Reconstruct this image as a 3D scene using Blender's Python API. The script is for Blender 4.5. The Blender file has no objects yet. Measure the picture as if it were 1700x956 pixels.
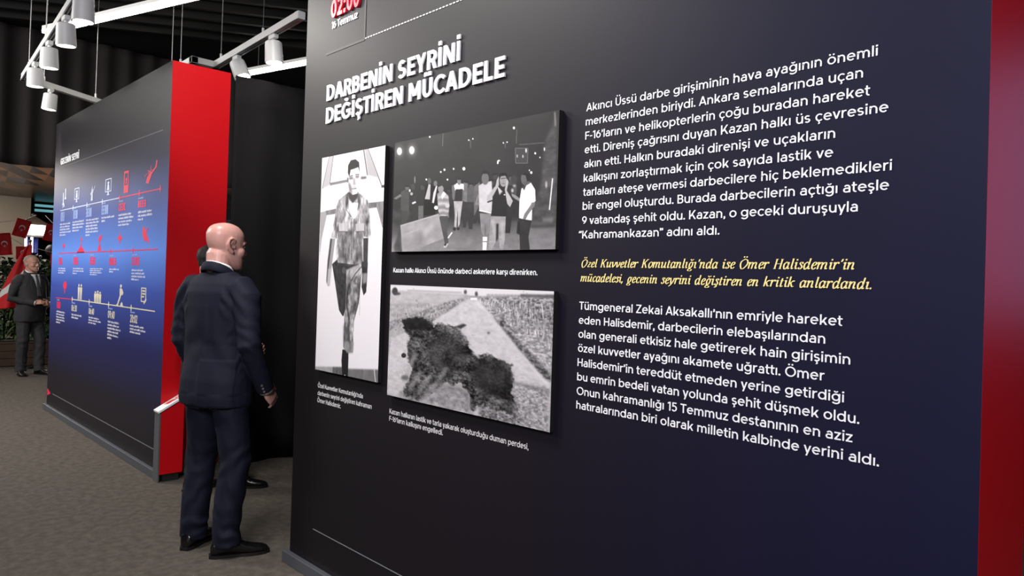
import bpy, bmesh, math, random
import numpy as np
from mathutils import Vector, Matrix
random.seed(7); RNG = np.random.default_rng(7)
SC = bpy.context.scene; COL = SC.collection
PI = math.pi

# ------------------------------------------------------------------ camera
YAW, PITCH, ROLL, EYE = .8041, .0085, .0309, 1.5
cam = bpy.data.cameras.new('camera'); cam_o = bpy.data.objects.new('camera', cam); COL.objects.link(cam_o)
cam.sensor_width = 36; cam.lens = 1209.5*36/1700; cam.shift_y = -19.2/1700; cam.clip_start = .05
_r = Vector((math.cos(YAW), math.sin(YAW), 0)); _f0 = Vector((-math.sin(YAW), math.cos(YAW), 0))
_f = _f0*math.cos(PITCH) + Vector((0, 0, math.sin(PITCH))); _u = -_f0*math.sin(PITCH) + Vector((0, 0, math.cos(PITCH)))
_cr = _r*math.cos(ROLL) + _u*math.sin(ROLL); _cu = -_r*math.sin(ROLL) + _u*math.cos(ROLL)
M = Matrix.Identity(4)
for i in range(3):
    M[i][0], M[i][1], M[i][2] = _cr[i], _cu[i], -_f[i]
M.translation = (0, 0, EYE); cam_o.matrix_world = M
SC.camera = cam_o

# ------------------------------------------------------------------ light and exposure
SC.view_settings.view_transform = 'Standard'; SC.view_settings.look = 'None'
SC.view_settings.gamma = 1; SC.view_settings.use_curve_mapping = False; SC.view_settings.exposure = 0.0
w = bpy.data.worlds.new('world'); SC.world = w; w.use_nodes = True
w.node_tree.nodes['Background'].inputs[0].default_value = (.8, .85, 1, 1); w.node_tree.nodes['Background'].inputs[1].default_value = .02
def area(name, loc, target, sx, sy, power, color=(1, .97, .93)):
    l = bpy.data.lights.new(name, 'AREA'); l.shape = 'RECTANGLE'; l.size = sx; l.size_y = sy; l.energy = power; l.color = color
    o = bpy.data.objects.new(name, l); COL.objects.link(o); o.location = loc
    o.rotation_euler = (Vector(target)-Vector(loc)).to_track_quat('-Z', 'Y').to_euler(); return o
def spot(name, loc, target, power, deg=60, blend=.6, rad=.05, color=(1, .96, .9)):
    l = bpy.data.lights.new(name, 'SPOT'); l.energy = power; l.spot_size = math.radians(deg); l.spot_blend = blend; l.shadow_soft_size = rad; l.color = color
    o = bpy.data.objects.new(name, l); COL.objects.link(o); o.location = loc
    o.rotation_euler = (Vector(target)-Vector(loc)).to_track_quat('-Z', 'Y').to_euler(); return o
area('aisle_floor_fill', (-9.4, -1.7, 4.0), (-9.6, .6, 0), 3.0, .6, 300)  # added fill light for the aisle floor, no fixture modelled
area('ceiling_light_panel', (-3.3, .7, 3.9), (-2.4, 1.8, 1.5), 1.2, .25, 74).data.spread = 2.4
spot('panel_sheen_spot', (-4.7, 1.2, 3.25), (-3.3, 1.85, 2.55), 95, 70, 1, .15)  # added spot without a lamp head, gives the board's upper left its sheen
spot('track_fill_spot', (-4.6, -3.0, 3.0), (-7.7, 1.5, 4.0), 520, 38, 1, .2)  # added unseen spot that whitens the suspended tracks
area('ceiling_light_hall', (-14.5, 1.0, 3.0), (-13, 2, 0), 2.0, 1.0, 75, (1, .93, .85))
area('foyer_wall_fill', (-17.6, 1.8, 3.0), (-18.2, 2.2, 0), 1.5, 1.0, 120, (1, .93, .85))  # added unseen fill that brightens the beige wall
area('foyer_ceiling_fill', (-15.6, 4.6, 1.6), (-14.6, 2.6, 3.12), 1.5, 1.0, 60, (1, .95, .9))  # added upward fill for the mosaic ceiling, hidden behind the far display
area('room_front_fill', (1.1, -2.6, 3.7), (-2.0, 1.8, 1.5), 2.0, 1.5, 150, (.97, .95, 1)).data.spread = 2.2  # added frontal fill from behind the camera, lifts the lettering and prints
spot('ceiling_spot_visitor', (-4.7, 1.0, 4.2), (-4.0, 1.6, 1.6), 26, 26, 1, .08)
spot('red_end_fill', (-3.3, 1.2, 4.3), (-5.5, 2.1, 2.85), 360, 33, 1, .1)  # added unseen spot that brightens the upper part of the far red end
area('blue_reflection_light', (.75, 5.6, 2.2), (-.4, 2.2, 1.7), .8, 1.6, 7, (.52, .5, 1))  # unseen bluish source, added for the violet reflection on the near red end

# ------------------------------------------------------------------ helpers
def lin(c):
    def f(v):
        v /= 255.
        return v/12.92 if v <= .04045 else ((v+.055)/1.055)**2.4
    return (f(c[0]), f(c[1]), f(c[2]), 1)
MATS = {}
def mat(name, color, rough=.5, metal=0, spec=.5, emit=None, estr=0, noise=None, bump=None, sheen=0):
    """color: sRGB 0-255; noise=(scale, amount) varies the colour; bump=(scale, strength)"""
    if name in MATS: return MATS[name]
    m = bpy.data.materials.new(name); m.use_nodes = True; nt = m.node_tree; b = nt.nodes['Principled BSDF']
    b.inputs['Base Color'].default_value = lin(color); b.inputs['Roughness'].default_value = rough; b.inputs['Metallic'].default_value = metal
    b.inputs['Specular IOR Level'].default_value = spec
    if sheen: b.inputs['Sheen Weight'].default_value = sheen
    if emit: b.inputs['Emission Color'].default_value = lin(emit); b.inputs['Emission Strength'].default_value = estr
    if noise or bump:
        tc = nt.nodes.new('ShaderNodeTexCoord')
    if noise:
        n = nt.nodes.new('ShaderNodeTexNoise'); n.inputs['Scale'].default_value = noise[0]; n.inputs['Detail'].default_value = 6
        nt.links.new(tc.outputs['Object'], n.inputs['Vector'])
        r = nt.nodes.new('ShaderNodeValToRGB'); c = lin(color); a = noise[1]
        r.color_ramp.elements[0].position = .3; r.color_ramp.elements[1].position = .7
        r.color_ramp.elements[0].color = tuple(v*(1-a) for v in c[:3])+(1,); r.color_ramp.elements[1].color = tuple(min(1, v*(1+a)) for v in c[:3])+(1,)
        nt.links.new(n.outputs['Fac'], r.inputs['Fac']); nt.links.new(r.outputs['Color'], b.inputs['Base Color'])
    if bump:
        n2 = nt.nodes.new('ShaderNodeTexNoise'); n2.inputs['Scale'].default_value = bump[0]; n2.inputs['Detail'].default_value = 4
        nt.links.new(tc.outputs['Object'], n2.inputs['Vector'])
        bp = nt.nodes.new('ShaderNodeBump'); bp.inputs['Strength'].default_value = bump[1]; bp.inputs['Distance'].default_value = .01
        nt.links.new(n2.outputs['Fac'], bp.inputs['Height']); nt.links.new(bp.outputs['Normal'], b.inputs['Normal'])
    MATS[name] = m; return m
def vcol_mat(name, rough=.5, spec=.4):
    if name in MATS: return MATS[name]
    m = bpy.data.materials.new(name); m.use_nodes = True; nt = m.node_tree; b = nt.nodes['Principled BSDF']
    a = nt.nodes.new('ShaderNodeVertexColor'); a.layer_name = 'print'; nt.links.new(a.outputs['Color'], b.inputs['Base Color'])
    b.inputs['Roughness'].default_value = rough; b.inputs['Specular IOR Level'].default_value = spec
    MATS[name] = m; return m
def link(name, me, parent=None, m=None):
    o = bpy.data.objects.new(name, me); COL.objects.link(o)
    if m is not None:
        me.materials.clear(); me.materials.append(m)
    if parent is not None: o.parent = parent
    return o
def tag(o, label=None, cat=None, group=None, kind=None):
    for k, v in (('label', label), ('category', cat), ('group', group), ('kind', kind)):
        if v: o[k] = v
    return o
def thing(name, label, cat, loc=(0, 0, 0), rz=0, group=None):
    o = bpy.data.objects.new(name, None); COL.objects.link(o); o.location = loc; o.rotation_euler = (0, 0, rz); o.empty_display_size = .1
    return tag(o, label, cat, group)
class MB:
    """collects vertices and faces, builds ONE mesh object"""
    def __init__(s): s.v = []; s.f = []
    def add(s, vs, fs):
        k = len(s.v); s.v += [tuple(map(float, p)) for p in vs]; s.f += [tuple(k+i for i in f) for f in fs]; return s
    def box(s, a, b):
        x0, y0, z0 = a; x1, y1, z1 = b
        return s.add([(x0,y0,z0),(x1,y0,z0),(x1,y1,z0),(x0,y1,z0),(x0,y0,z1),(x1,y0,z1),(x1,y1,z1),(x0,y1,z1)],
                     [(0,3,2,1),(4,5,6,7),(0,1,5,4),(1,2,6,5),(2,3,7,6),(3,0,4,7)])
    def loft(s, rings, cap=True):
        n = len(rings[0]); k = len(s.v); vs = [p for r in rings for p in r]; fs = []
        for i in range(len(rings)-1):
            for j in range(n):
                a = i*n+j; b = i*n+(j+1) % n; fs.append((a, b, b+n, a+n))
        if cap: fs += [tuple(range(n))[::-1], tuple((len(rings)-1)*n+j for j in range(n))]
        return s.add(vs, fs)
    def tube(s, pts, rad, n=12, cap=True, up=None):
        """pts: list of 3D points; rad: number, list, or list of (ru, rv)"""
        pts = [Vector(p) for p in pts]; rings = []
        ref = Vector(up) if up else None
        for i, p in enumerate(pts):
            d = (pts[min(i+1, len(pts)-1)]-pts[max(i-1, 0)]).normalized()
            if ref is None: ref = Vector((0, 0, 1)) if abs(d.z) < .9 else Vector((0, 1, 0))
            u = (ref-d*ref.dot(d)).normalized(); v = d.cross(u); ref = u if not up else Vector(up)
            r = rad if isinstance(rad, (int, float)) else rad[i]
            ru, rv = (r, r) if isinstance(r, (int, float)) else r
            rings.append([p+u*ru*math.cos(2*PI*j/n)+v*rv*math.sin(2*PI*j/n) for j in range(n)])
        return s.loft(rings, cap)
    def ball(s, c, r, n=16, m=10, rot=None):
        rx, ry, rz = (r, r, r) if isinstance(r, (int, float)) else r; c = Vector(c); rings = []
        for i in range(1, m):
            t = PI*i/m; ring = []
            for j in range(n):
                p = Vector((rx*math.sin(t)*math.cos(2*PI*j/n), ry*math.sin(t)*math.sin(2*PI*j/n), -rz*math.cos(t)))
                if rot: p = rot @ p
                ring.append(c+p)
            rings.append(ring)
        return s.loft(rings)
    def mesh(s, name):
        me = bpy.data.meshes.new(name); me.from_pydata(s.v, [], s.f); me.update(); return me
    def build(s, name, m, parent=None, smooth=False, bevel=0, fix=True):
        me = s.mesh(name)
        if fix:
            bm = bmesh.new(); bm.from_mesh(me); bmesh.ops.recalc_face_normals(bm, faces=bm.faces); bm.to_mesh(me); bm.free()
        if smooth: me.polygons.foreach_set('use_smooth', [True]*len(me.polygons))
        o = link(name, me, parent, m)
        if bevel:
            md = o.modifiers.new('bevel', 'BEVEL'); md.width = bevel; md.segments = 2; md.limit_method = 'ANGLE'
        return o
def boxo(name, a, b, m, parent=None, bevel=0): return MB().box(a, b).build(name, m, parent, bevel=bevel)
def copy_tree(o, parent=None):
    c = o.copy(); COL.objects.link(c)
    if parent is not None: c.parent = parent
    for ch in list(o.children): copy_tree(ch, c)
    return c
# ------------------------------------------------------------------ setting
PY, PT, PH = 1.856, 2.285, 3.04           # face plane of the display walls, their back, their height
carpet = mat('carpet', (86, 80, 74), .95, spec=.1, noise=(21, .22), bump=(190, .35))
fl = MB().box((-24, -6, -.1), (4, 9, 0)).build('floor', carpet); tag(fl, 'grey brown speckled carpet floor', kind='structure')
dark = mat('ceiling_black', (17, 16, 17), .85, spec=.2)
ceil = MB().box((-12.2, -6, 4.6), (4, 9, 4.7)).build('ceiling', dark); tag(ceil, 'black hall ceiling', kind='structure')
bf = MB()
for k in range(46):                      # painted metal baffles under the slab
    t = -15+k*.42
    a = Vector((t, -6, 4.5)); d = Vector((.5, .866, 0))*17
    nrm = Vector((.866, -.5, 0))*.03
    vs = [a-nrm, a+nrm, a+nrm+d, a-nrm+d]
    vs = [v.copy() for v in vs]+[v+Vector((0, 0, .09)) for v in vs]
    if a.x+d.x > 4 or a.x < -12: pass
    bf.add(vs, [(0,3,2,1),(4,5,6,7),(0,1,5,4),(1,2,6,5),(2,3,7,6),(3,0,4,7)])
bfo = bf.build('trim_1', mat('baffle_black', (13, 12, 13), .7, spec=.2)); tag(bfo, 'black ceiling baffles', kind='structure')
wr = boxo('wall_back', (-12, 8.8, 0), (4, 9, 4.6), dark); tag(wr, 'dark wall behind the display area', kind='structure')
ww = boxo('wall_right', (3.8, -6, 0), (4, 9, 4.6), dark); tag(ww, 'dark wall', kind='structure')
wb = boxo('wall_front', (-24, -6.2, 0), (4, -6, 4.6), dark); tag(wb, 'dark wall', kind='structure')

def display_material(name, ramp, rough, glow=None):
    """satin printed board; ramp: colour stops over height, glow: printed blue glow (centre x, z, radius, colour)"""
    m = bpy.data.materials.new(name); m.use_nodes = True; nt = m.node_tree; b = nt.nodes['Principled BSDF']; L = nt.links.new
    b.inputs['Roughness'].default_value = rough; b.inputs['Specular IOR Level'].default_value = .22
    tc = nt.nodes.new('ShaderNodeTexCoord'); sp = nt.nodes.new('ShaderNodeSeparateXYZ'); L(tc.outputs['Object'], sp.inputs[0])
    mr = nt.nodes.new('ShaderNodeMapRange'); mr.inputs[1].default_value = ramp[0]; mr.inputs[2].default_value = ramp[1]; L(sp.outputs[ramp[2]], mr.inputs[0])
    cr = nt.nodes.new('ShaderNodeValToRGB'); el = cr.color_ramp.elements
    for i, (p, c) in enumerate(ramp[3]):
        e = el[i] if i < 2 else el.new(p)
        e.position = p; e.color = lin(c)
    L(mr.outputs[0], cr.inputs[0]); L(cr.outputs[0], b.inputs['Base Color'])
    return m
near_print = display_material('near_board_print', (-3.6, -.4, 'X', [(0, (19, 15, 18)), (1, (15, 16, 46)), (.55, (20, 15, 24))]), .56)
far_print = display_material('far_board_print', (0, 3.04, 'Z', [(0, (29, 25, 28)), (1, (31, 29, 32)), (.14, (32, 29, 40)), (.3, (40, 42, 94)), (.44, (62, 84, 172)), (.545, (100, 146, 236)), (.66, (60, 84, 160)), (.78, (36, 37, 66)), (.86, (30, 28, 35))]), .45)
red_lacquer = mat('red_lacquer', (198, 9, 20), .42, spec=.35)
steel = mat('baseboard_metal', (108, 112, 120), .4, .6)
black_cloth = mat('black_cloth', (24, 23, 24), .95, spec=.1)

def display(name, label, x0, x1, m, far):
    t = thing(name, label, 'display wall', ((x0+x1)/2, (PY+PT)/2, 0))
    t.name = name
    inv = Matrix.Translation(-Vector(t.location))
    def put(o):
        o.parent = t; o.matrix_parent_inverse = inv; return o
    tk = .018
    put(boxo('core', (x0+.01, PY+.02, .05), (x1-tk, PT-.0, PH-.002), mat('core_black', (30, 28, 30), .6)))
    put(boxo('printed_face', (x0, PY, .05), (x1-.0003, PY+.018, PH), m))
    e = put(boxo('red_end', (x1-tk, PY+.0005, .062), (x1, PT, PH+.0005), red_lacquer)); e['label'] = 'bright red end board'
    k = put(boxo('plinth', (x0+.03, PY+.05, 0), (x1-.06, PT-.03, .05), mat('plinth_black', (14, 14, 14), .7)))
    b = put(MB().box((x0-.03, PY-.03, 0), (x1, PY, .06)).box((x0-.03, PY, 0), (x0-.001, PT, .06)).build('baseboard', steel, bevel=.004)); b['label'] = 'grey metal baseboard'
    return t, put
near, put_near = display('exhibition_display', 'large dark display wall in front carrying white Turkish text and three black-and-white prints', -3.545, -.431, near_print, 0)
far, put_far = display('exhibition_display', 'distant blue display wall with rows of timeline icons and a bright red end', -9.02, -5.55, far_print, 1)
near_grey = mat('line_grey', (120, 120, 124), .5); line_white = mat('line_white', (215, 214, 216), .5); groove = mat('line_black', (12, 11, 12), .6)
# hairlines of the front board
put_near(MB().box((-3.337, PY-.002, 2.6215), (-2.978, PY+.001, 2.6325)).box((-2.984, PY-.002, 2.6305), (-2.973, PY+.001, 3.03)).build('corner_line', groove))['label'] = 'black angled line round the time'
dm = MB()
for k in range(72): dm.box((-2.974+k*.0225, PY-.002, 2.6275), (-2.974+k*.0225+.0145, PY+.001, 2.6325))
put_near(dm.build('dashed_line', line_white))
put_near(boxo('thin_line', (-3.31, PY-.0015, .231), (-.75, PY+.001, .2345), near_grey))
# ------------------------------------------------------------------ lettering: a geometric sans drawn stroke by stroke
class Pen:
    def __init__(s, w): s.w = w; s.h = w*.9; s.q = []; s.dx = 0; s.dy = 0
    def poly(s, pts): s.q.append(([(x+s.dx, y+s.dy) for x, y in pts], None))
    def rect(s, x0, y0, x1, y1): s.poly([(x0, y0), (x1, y0), (x1, y1), (x0, y1)])
    def hw(s, dx, dy): return s.w*math.hypot(dx, dy)/abs(dy)
    def diag(s, xb, yb, xt, yt):
        h = s.hw(xt-xb, yt-yb); s.poly([(xb, yb), (xb+h, yb), (xt+h, yt), (xt, yt)])
    def arc(s, cx, cy, rx, ry, a0, a1, w=None, h=None):
        w = w or s.w; h = h or s.h; n = max(3, int(abs(a1-a0)/14)); P = []
        for i in range(n+1):
            a = math.radians(a0+(a1-a0)*i/n); c, d = math.cos(a), math.sin(a)
            P.append(((cx+rx*c, cy+ry*d), (cx+(rx-w)*c, cy+(ry-h)*d)))
        for (o0, i0), (o1, i1) in zip(P, P[1:]): s.poly([o0, o1, i1, i0])
XH = .73
def glyph(ch, w):
    """returns (advance width, left bearing, polygons) with cap height 1"""
    p = Pen(w); h = p.h; X = XH; R, O, T = .085, .055, .02
    base = {'ç': 'c', 'ş': 's', 'ğ': 'g', 'ö': 'o', 'ü': 'u', 'Ö': 'O', 'Ü': 'U', 'İ': 'I', 'Ş': 'S', 'Ğ': 'G', 'Ç': 'C'}
    if ch in base:
        W, l, r, q = glyph0(base[ch], w); p.q = q; up = ch.isupper(); cx = W/2; top = 1 if up else X
        if ch in 'çşÇŞ':
            p.rect(cx-w*.4, -.12, cx+w*.4, .02); p.arc(cx-.02, -.17, .13, .11, 85, -130, w*.8, h*.8)
        elif ch in 'ğĞ': p.arc(cx, top+.27, .2, .18, 190, 350, w*.85, h*.85)
        elif ch == 'İ': p.rect(cx-w*.55, 1.12, cx+w*.55, 1.12+w)
        else:
            for sx in (-.16, .16): p.rect(cx+sx-w*.52, top+.13, cx+sx+w*.52, top+.13+w*1.02)
        return W, l, r, p.q
    return glyph0(ch, w)
def glyph0(ch, w):
    p = Pen(w); h = p.h; X = XH; R, O, T = .085, .055, .02
    r, a, d = p.rect, p.arc, p.diag
    def out(W, l, rr): return W, l, rr, p.q
    if ch == 'a':
        r(.62-w, 0, .62, X-.28); a(.335, X-.29, .285, .3, 0, 150); a(.24, .225, .24, .235, 90, 270); r(.24, .46-h, .62-w*.5, .46); r(.24, -.01, .38, h-.01); a(.37, .22, .25, .23, 270, 360); return out(.62, O, R)
    if ch == 'b': r(0, 0, w, 1); a(.375, .365, .37, .375, 0, 360); return out(.745, R, O)
    if ch == 'c': a(.36, .365, .36, .375, 42, 318); return out(.64, O, T)
    if ch == 'd': r(.745-w, 0, .745, 1); a(.37, .365, .37, .375, 0, 360); return out(.745, O, R)
    if ch == 'e': a(.36, .365, .36, .375, -6, 316); r(.05, .32, .71, .32+h*.95); return out(.72, O, O)
    if ch == 'f': r(.1, 0, .1+w, .8); a(.35, .76, .25, .25, 80, 180); r(0, X-h, .42, X); return out(.44, T, T)
    if ch == 'g': r(.745-w, .0, .745, X); a(.37, .385, .37, .355, 0, 360); a(.3725, .01, .3725, .28, 0, -152); return out(.745, O, R)
    if ch == 'h': r(0, 0, w, 1); a(.32, X-.33, .32, .34, 0, 180); r(.64-w, 0, .64, X-.33); return out(.64, R, R)
    if ch == 'ı': r(0, 0, w, X); return out(w, R, R)
    if ch == 'i': r(0, 0, w, X); r(-.015, .855, w+.015, .855+w*1.08); return out(w, R, R)
    if ch == 'k':
        r(0, 0, w, 1); d(w*.55, .2, .64-p.hw(.42, .5), X); d(.66-p.hw(.4, .45), 0, .20, .42); return out(.66, R, T)
    if ch == 'l': r(0, 0, w, 1); return out(w, R, R)
    if ch == 'm':
        c = .52; r(0, 0, w, X); R1 = (c+w/2)/2; a(R1, X-.33, R1, .34, 0, 180); r(c-w/2, 0, c+w/2, X-.33); a(2*c-R1, X-.33, R1, .34, 0, 180); r(2*c-w, 0, 2*c, X-.33); return out(2*c, R, R)
    if ch == 'n': r(0, 0, w, X); a(.32, X-.33, .32, .34, 0, 180); r(.64-w, 0, .64, X-.33); return out(.64, R, R)
    if ch == 'o': a(.375, .365, .375, .375, 0, 360); return out(.75, O, O)
    if ch == 'p': r(0, -.27, w, X); a(.375, .365, .37, .375, 0, 360); return out(.745, R, O)
    if ch == 'r': r(0, 0, w, X); a(.34, X-.34, .34, .35, 180, 76); return out(.42, R, T)
    if ch == 's':
        t = .74; m = .365; RY = (t-(m-h/2))/2; a(.27, t-RY, .26, RY, 32, 270); RY2 = (m+h/2+.01)/2; a(.27, RY2-.01, .27, RY2, 90, -148); return out(.54, T*2, O)
    if ch == 't': r(.1, .2, .1+w, .95); a(.33, .22, .23, .23, 180, 292); r(0, X-h, .43, X); return out(.44, T, T)
    if ch == 'u': r(0, .33, w, X); a(.32, .33, .32, .34, 180, 360); r(.64-w, 0, .64, X); return out(.64, R, R)
    if ch in 'vV':
        W, t = (.66, X) if ch == 'v' else (.86, 1); k = p.hw(W/2-.07, t); d(W/2-k/2, 0, 0, t); d(W/2-k/2, 0, W-k, t); return out(W, T, T)
    if ch == 'y':
        W = .67; k = p.hw(.27, X); d(W/2-k/2, 0, 0, X); sl = (W/2-k/2)/X; d(W/2-k/2-sl*.27, -.27, W-k, X); return out(W, T, T)
    if ch in 'zZ':
        W, t = (.55, X) if ch == 'z' else (.68, 1); r(0, t-h, W, t); r(0, 0, W, h); k = p.hw(W-.15, t-h); d(0, h*.7, W-k, t-h*.7); return out(W, O, O)
    if ch == 'A':
        k = p.hw(.36, 1); d(0, 0, .43-k/2, 1); d(.86-k, 0, .43-k/2, 1); r(.18, .22, .68, .22+h); return out(.86, T, T)
    if ch == 'B':
        r(0, 0, w, 1); m = .52
        for y in (0, m-h/2, 1-h): r(0, y, .40, y+h)
        RY = (1-m+h/2)/2; a(.38, 1-RY, .27, RY, -90, 90); RY = (m+h/2)/2; a(.40, RY, .30, RY, -90, 90); return out(.70, R, O)
    if ch == 'C': a(.49, .5, .49, .51, 42, 318); return out(.84, O, T)
    if ch == 'D':
        r(0, 0, w, 1); r(0, 0, .32, h); r(0, 1-h, .32, 1); a(.32, .5, .50, .5, -90, 90); return out(.82, R, O)
    if ch in 'EFL':
        W = {'E': .62, 'F': .60, 'L': .56}[ch]; r(0, 0, w, 1)
        if ch != 'L': r(0, 1-h, W, 1); r(0, .5-h/2, W-.05, .5+h/2)
        if ch != 'F': r(0, 0, W, h)
        return out(W, R, T*2)
    if ch == 'G':
        a(.50, .5, .50, .51, 44, 336); r(.50, .38, .93, .38+h); r(.93-w, .16, .93, .46); return out(.94, O, O)
    if ch == 'H': r(0, 0, w, 1); r(.76-w, 0, .76, 1); r(0, .5-h/2, .76, .5+h/2); return out(.76, R, R)
    if ch == 'I': r(0, 0, w, 1); return out(w, R, R)
    if ch == 'K':
        r(0, 0, w, 1); d(w*.5, .3, .76-p.hw(.5, .65), 1); d(.80-p.hw(.46, .6), 0, .26, .56); return out(.80, R, T)
    if ch == 'M':
        W = .94; r(0, 0, w, 1); r(W-w, 0, W, 1); k = p.hw(.36, .74); d(W/2-k/2, .24, .0, 1); d(W/2-k/2, .24, W-k, 1); return out(W, R, R)
    if ch == 'N': r(0, 0, w, 1); r(.80-w, 0, .80, 1); k = p.hw(.6, 1); d(.80-k, 0, 0, 1); return out(.80, R, R)
    if ch == 'O': a(.51, .5, .51, .51, 0, 360); return out(1.02, O, O)
    if ch in 'PR':
        r(0, 0, w, 1); m = .42; RY = (1-m+h*.3)/2; r(0, 1-h, .38, 1); r(0, 1-2*RY, .38, 1-2*RY+h); a(.38, 1-RY, .32, RY, -90, 90)
        if ch == 'R': d(.73-p.hw(.25, .45), 0, .32, .44)
        return out(.72, R, T*2)
    if ch == 'S':
        t = 1.01; m = .5; RY = (t-(m-h/2))/2; a(.34, t-RY, .31, RY, 32, 270); RY2 = (m+h/2+.01)/2; a(.34, RY2-.01, .34, RY2, 90, -148); return out(.68, O, O)
    if ch == 'T': r(0, 1-h, .70, 1); r(.35-w/2, 0, .35+w/2, 1); return out(.70, T, T)
    if ch == 'U': r(0, .38, w, 1); a(.37, .38, .37, .39, 180, 360); r(.74-w, .38, .74, 1); return out(.74, R, R)
    if ch == 'Y': r(.4-w/2, 0, .4+w/2, .44); k = p.hw(.32, .6); d(.4-k/2, .38, 0, 1); d(.4-k/2, .38, .8-k, 1); return out(.80, T, T)
    if ch == '0': a(.35, .5, .35, .51, 0, 360); return out(.70, O, O)
    if ch == '1': r(.2, 0, .2+w, 1); p.poly([(.0, .92-h*.2), (.0, .92-h*1.2), (.2+w*.5, .97-h), (.2+w*.5, 1), (.2, 1)]); return out(.2+w, O, R)
    if ch == '2': a(.31, .69, .31, .32, 160, -38); d(.0, h*.6, .36, .56); r(0, 0, .63, h); return out(.64, O, O)
    if ch == '3': a(.30, .74, .28, .27, 150, -90); a(.30, .30, .32, .31, 90, -150); return out(.63, O, O)
    if ch == '4': r(.44, 0, .44+w, 1); r(0, .22, .70, .22+h); d(.0, .24, .44, 1); return out(.72, T, T)
    if ch == '5': r(.08, 1-h, .56, 1); r(.08, .5, .08+w*.9, 1); a(.30, .33, .33, .34, 128, -148); return out(.63, O, O)
    if ch == '6': a(.34, .33, .34, .34, 0, 360); a(.66, .33, .66, .68, 180, 112); return out(.68, O, O)
    if ch == '9': a(.34, .67, .34, .34, 0, 360); a(.02, .67, .66, .68, 0, -68); return out(.68, O, O)
    if ch == '8': a(.34, .76, .29, .25, 0, 360); a(.34, .28, .34, .29, 0, 360); return out(.68, O, O)
    if ch == '.': r(0, 0, w*1.2, w*1.2); return out(w*1.2, O, O)
    if ch == ':': r(0, 0, w*1.1, w*1.1); r(0, .55, w*1.1, .55+w*1.1); return out(w*1.1, R, R)
    if ch in ",’":
        y = 0 if ch == ',' else .78; r(.02, y, .02+w*1.1, y+w*1.15); d(-.02, y-.15, .05, y+.02); return out(w*1.2, O, O)
    if ch in '“”':
        for k in (0, .22):
            if ch == '”': r(k, .82, k+w, .82+w); d(k-.03, .68, k+.03, .84)
            else: r(k, .70, k+w, .70+w); d(k+.0, .80, k+.07, .98)
        return out(.22+w, O, O)
    if ch == '-': r(0, .33, .34, .33+h); return out(.34, O, O)
    return out(.26, 0, 0)
# a high-contrast italic: every stroke drawn with a broad nib
def nib(pts, smooth=True, a=.068, b=.02):
    P = [np.array(q, float) for q in pts]
    if smooth and len(P) > 2:
        Q = [2*P[0]-P[1]]+P+[2*P[-1]-P[-2]]; o = []
        for i in range(1, len(Q)-2):
            for t in np.linspace(0, 1, 7)[:-1]:
                o.append(.5*((2*Q[i])+(-Q[i-1]+Q[i+1])*t+(2*Q[i-1]-5*Q[i]+4*Q[i+1]-Q[i+2])*t*t+(-Q[i-1]+3*Q[i]-3*Q[i+1]+Q[i+2])*t**3))
        P = o+[P[-1]]
    L = []
    for i in range(len(P)):
        d = P[min(i+1, len(P)-1)]-P[max(i-1, 0)]; d = d/(np.linalg.norm(d)+1e-9); n = np.array([-d[1], d[0]])
        hw = math.hypot(a*n[0], b*n[1]); L.append((P[i]+n*hw, P[i]-n*hw))
    return [([tuple(l0), tuple(l1), tuple(r1), tuple(r0)], None) for (l0, r0), (l1, r1) in zip(L, L[1:])]
_st = lambda x, t=.68: [(x, 0), (x, t)]
_ar = lambda x: [(x, .40), (x+.14, .60), (x+.27, .66), (x+.34, .54), (x+.34, .14), (x+.40, .02), (x+.50, .1)]
_en = lambda x, t=.68: [(x-.12, t-.12), (x-.04, t-.02), (x, t-.05)]
_ex = lambda x: [(x, .12), (x+.07, .02), (x+.17, .1)]
_ov = lambda x, wd=.4, t=.69: [(x+wd*.5, t), (x+wd*.05, t*.75), (x, t*.4), (x+wd*.25, .0), (x+wd*.6, .03), (x+wd, t*.45), (x+wd*.9, t*.85), (x+wd*.5, t)]
_dot = lambda x, y: [(x-.001, y-.07), (x, y+.07)]
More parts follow.
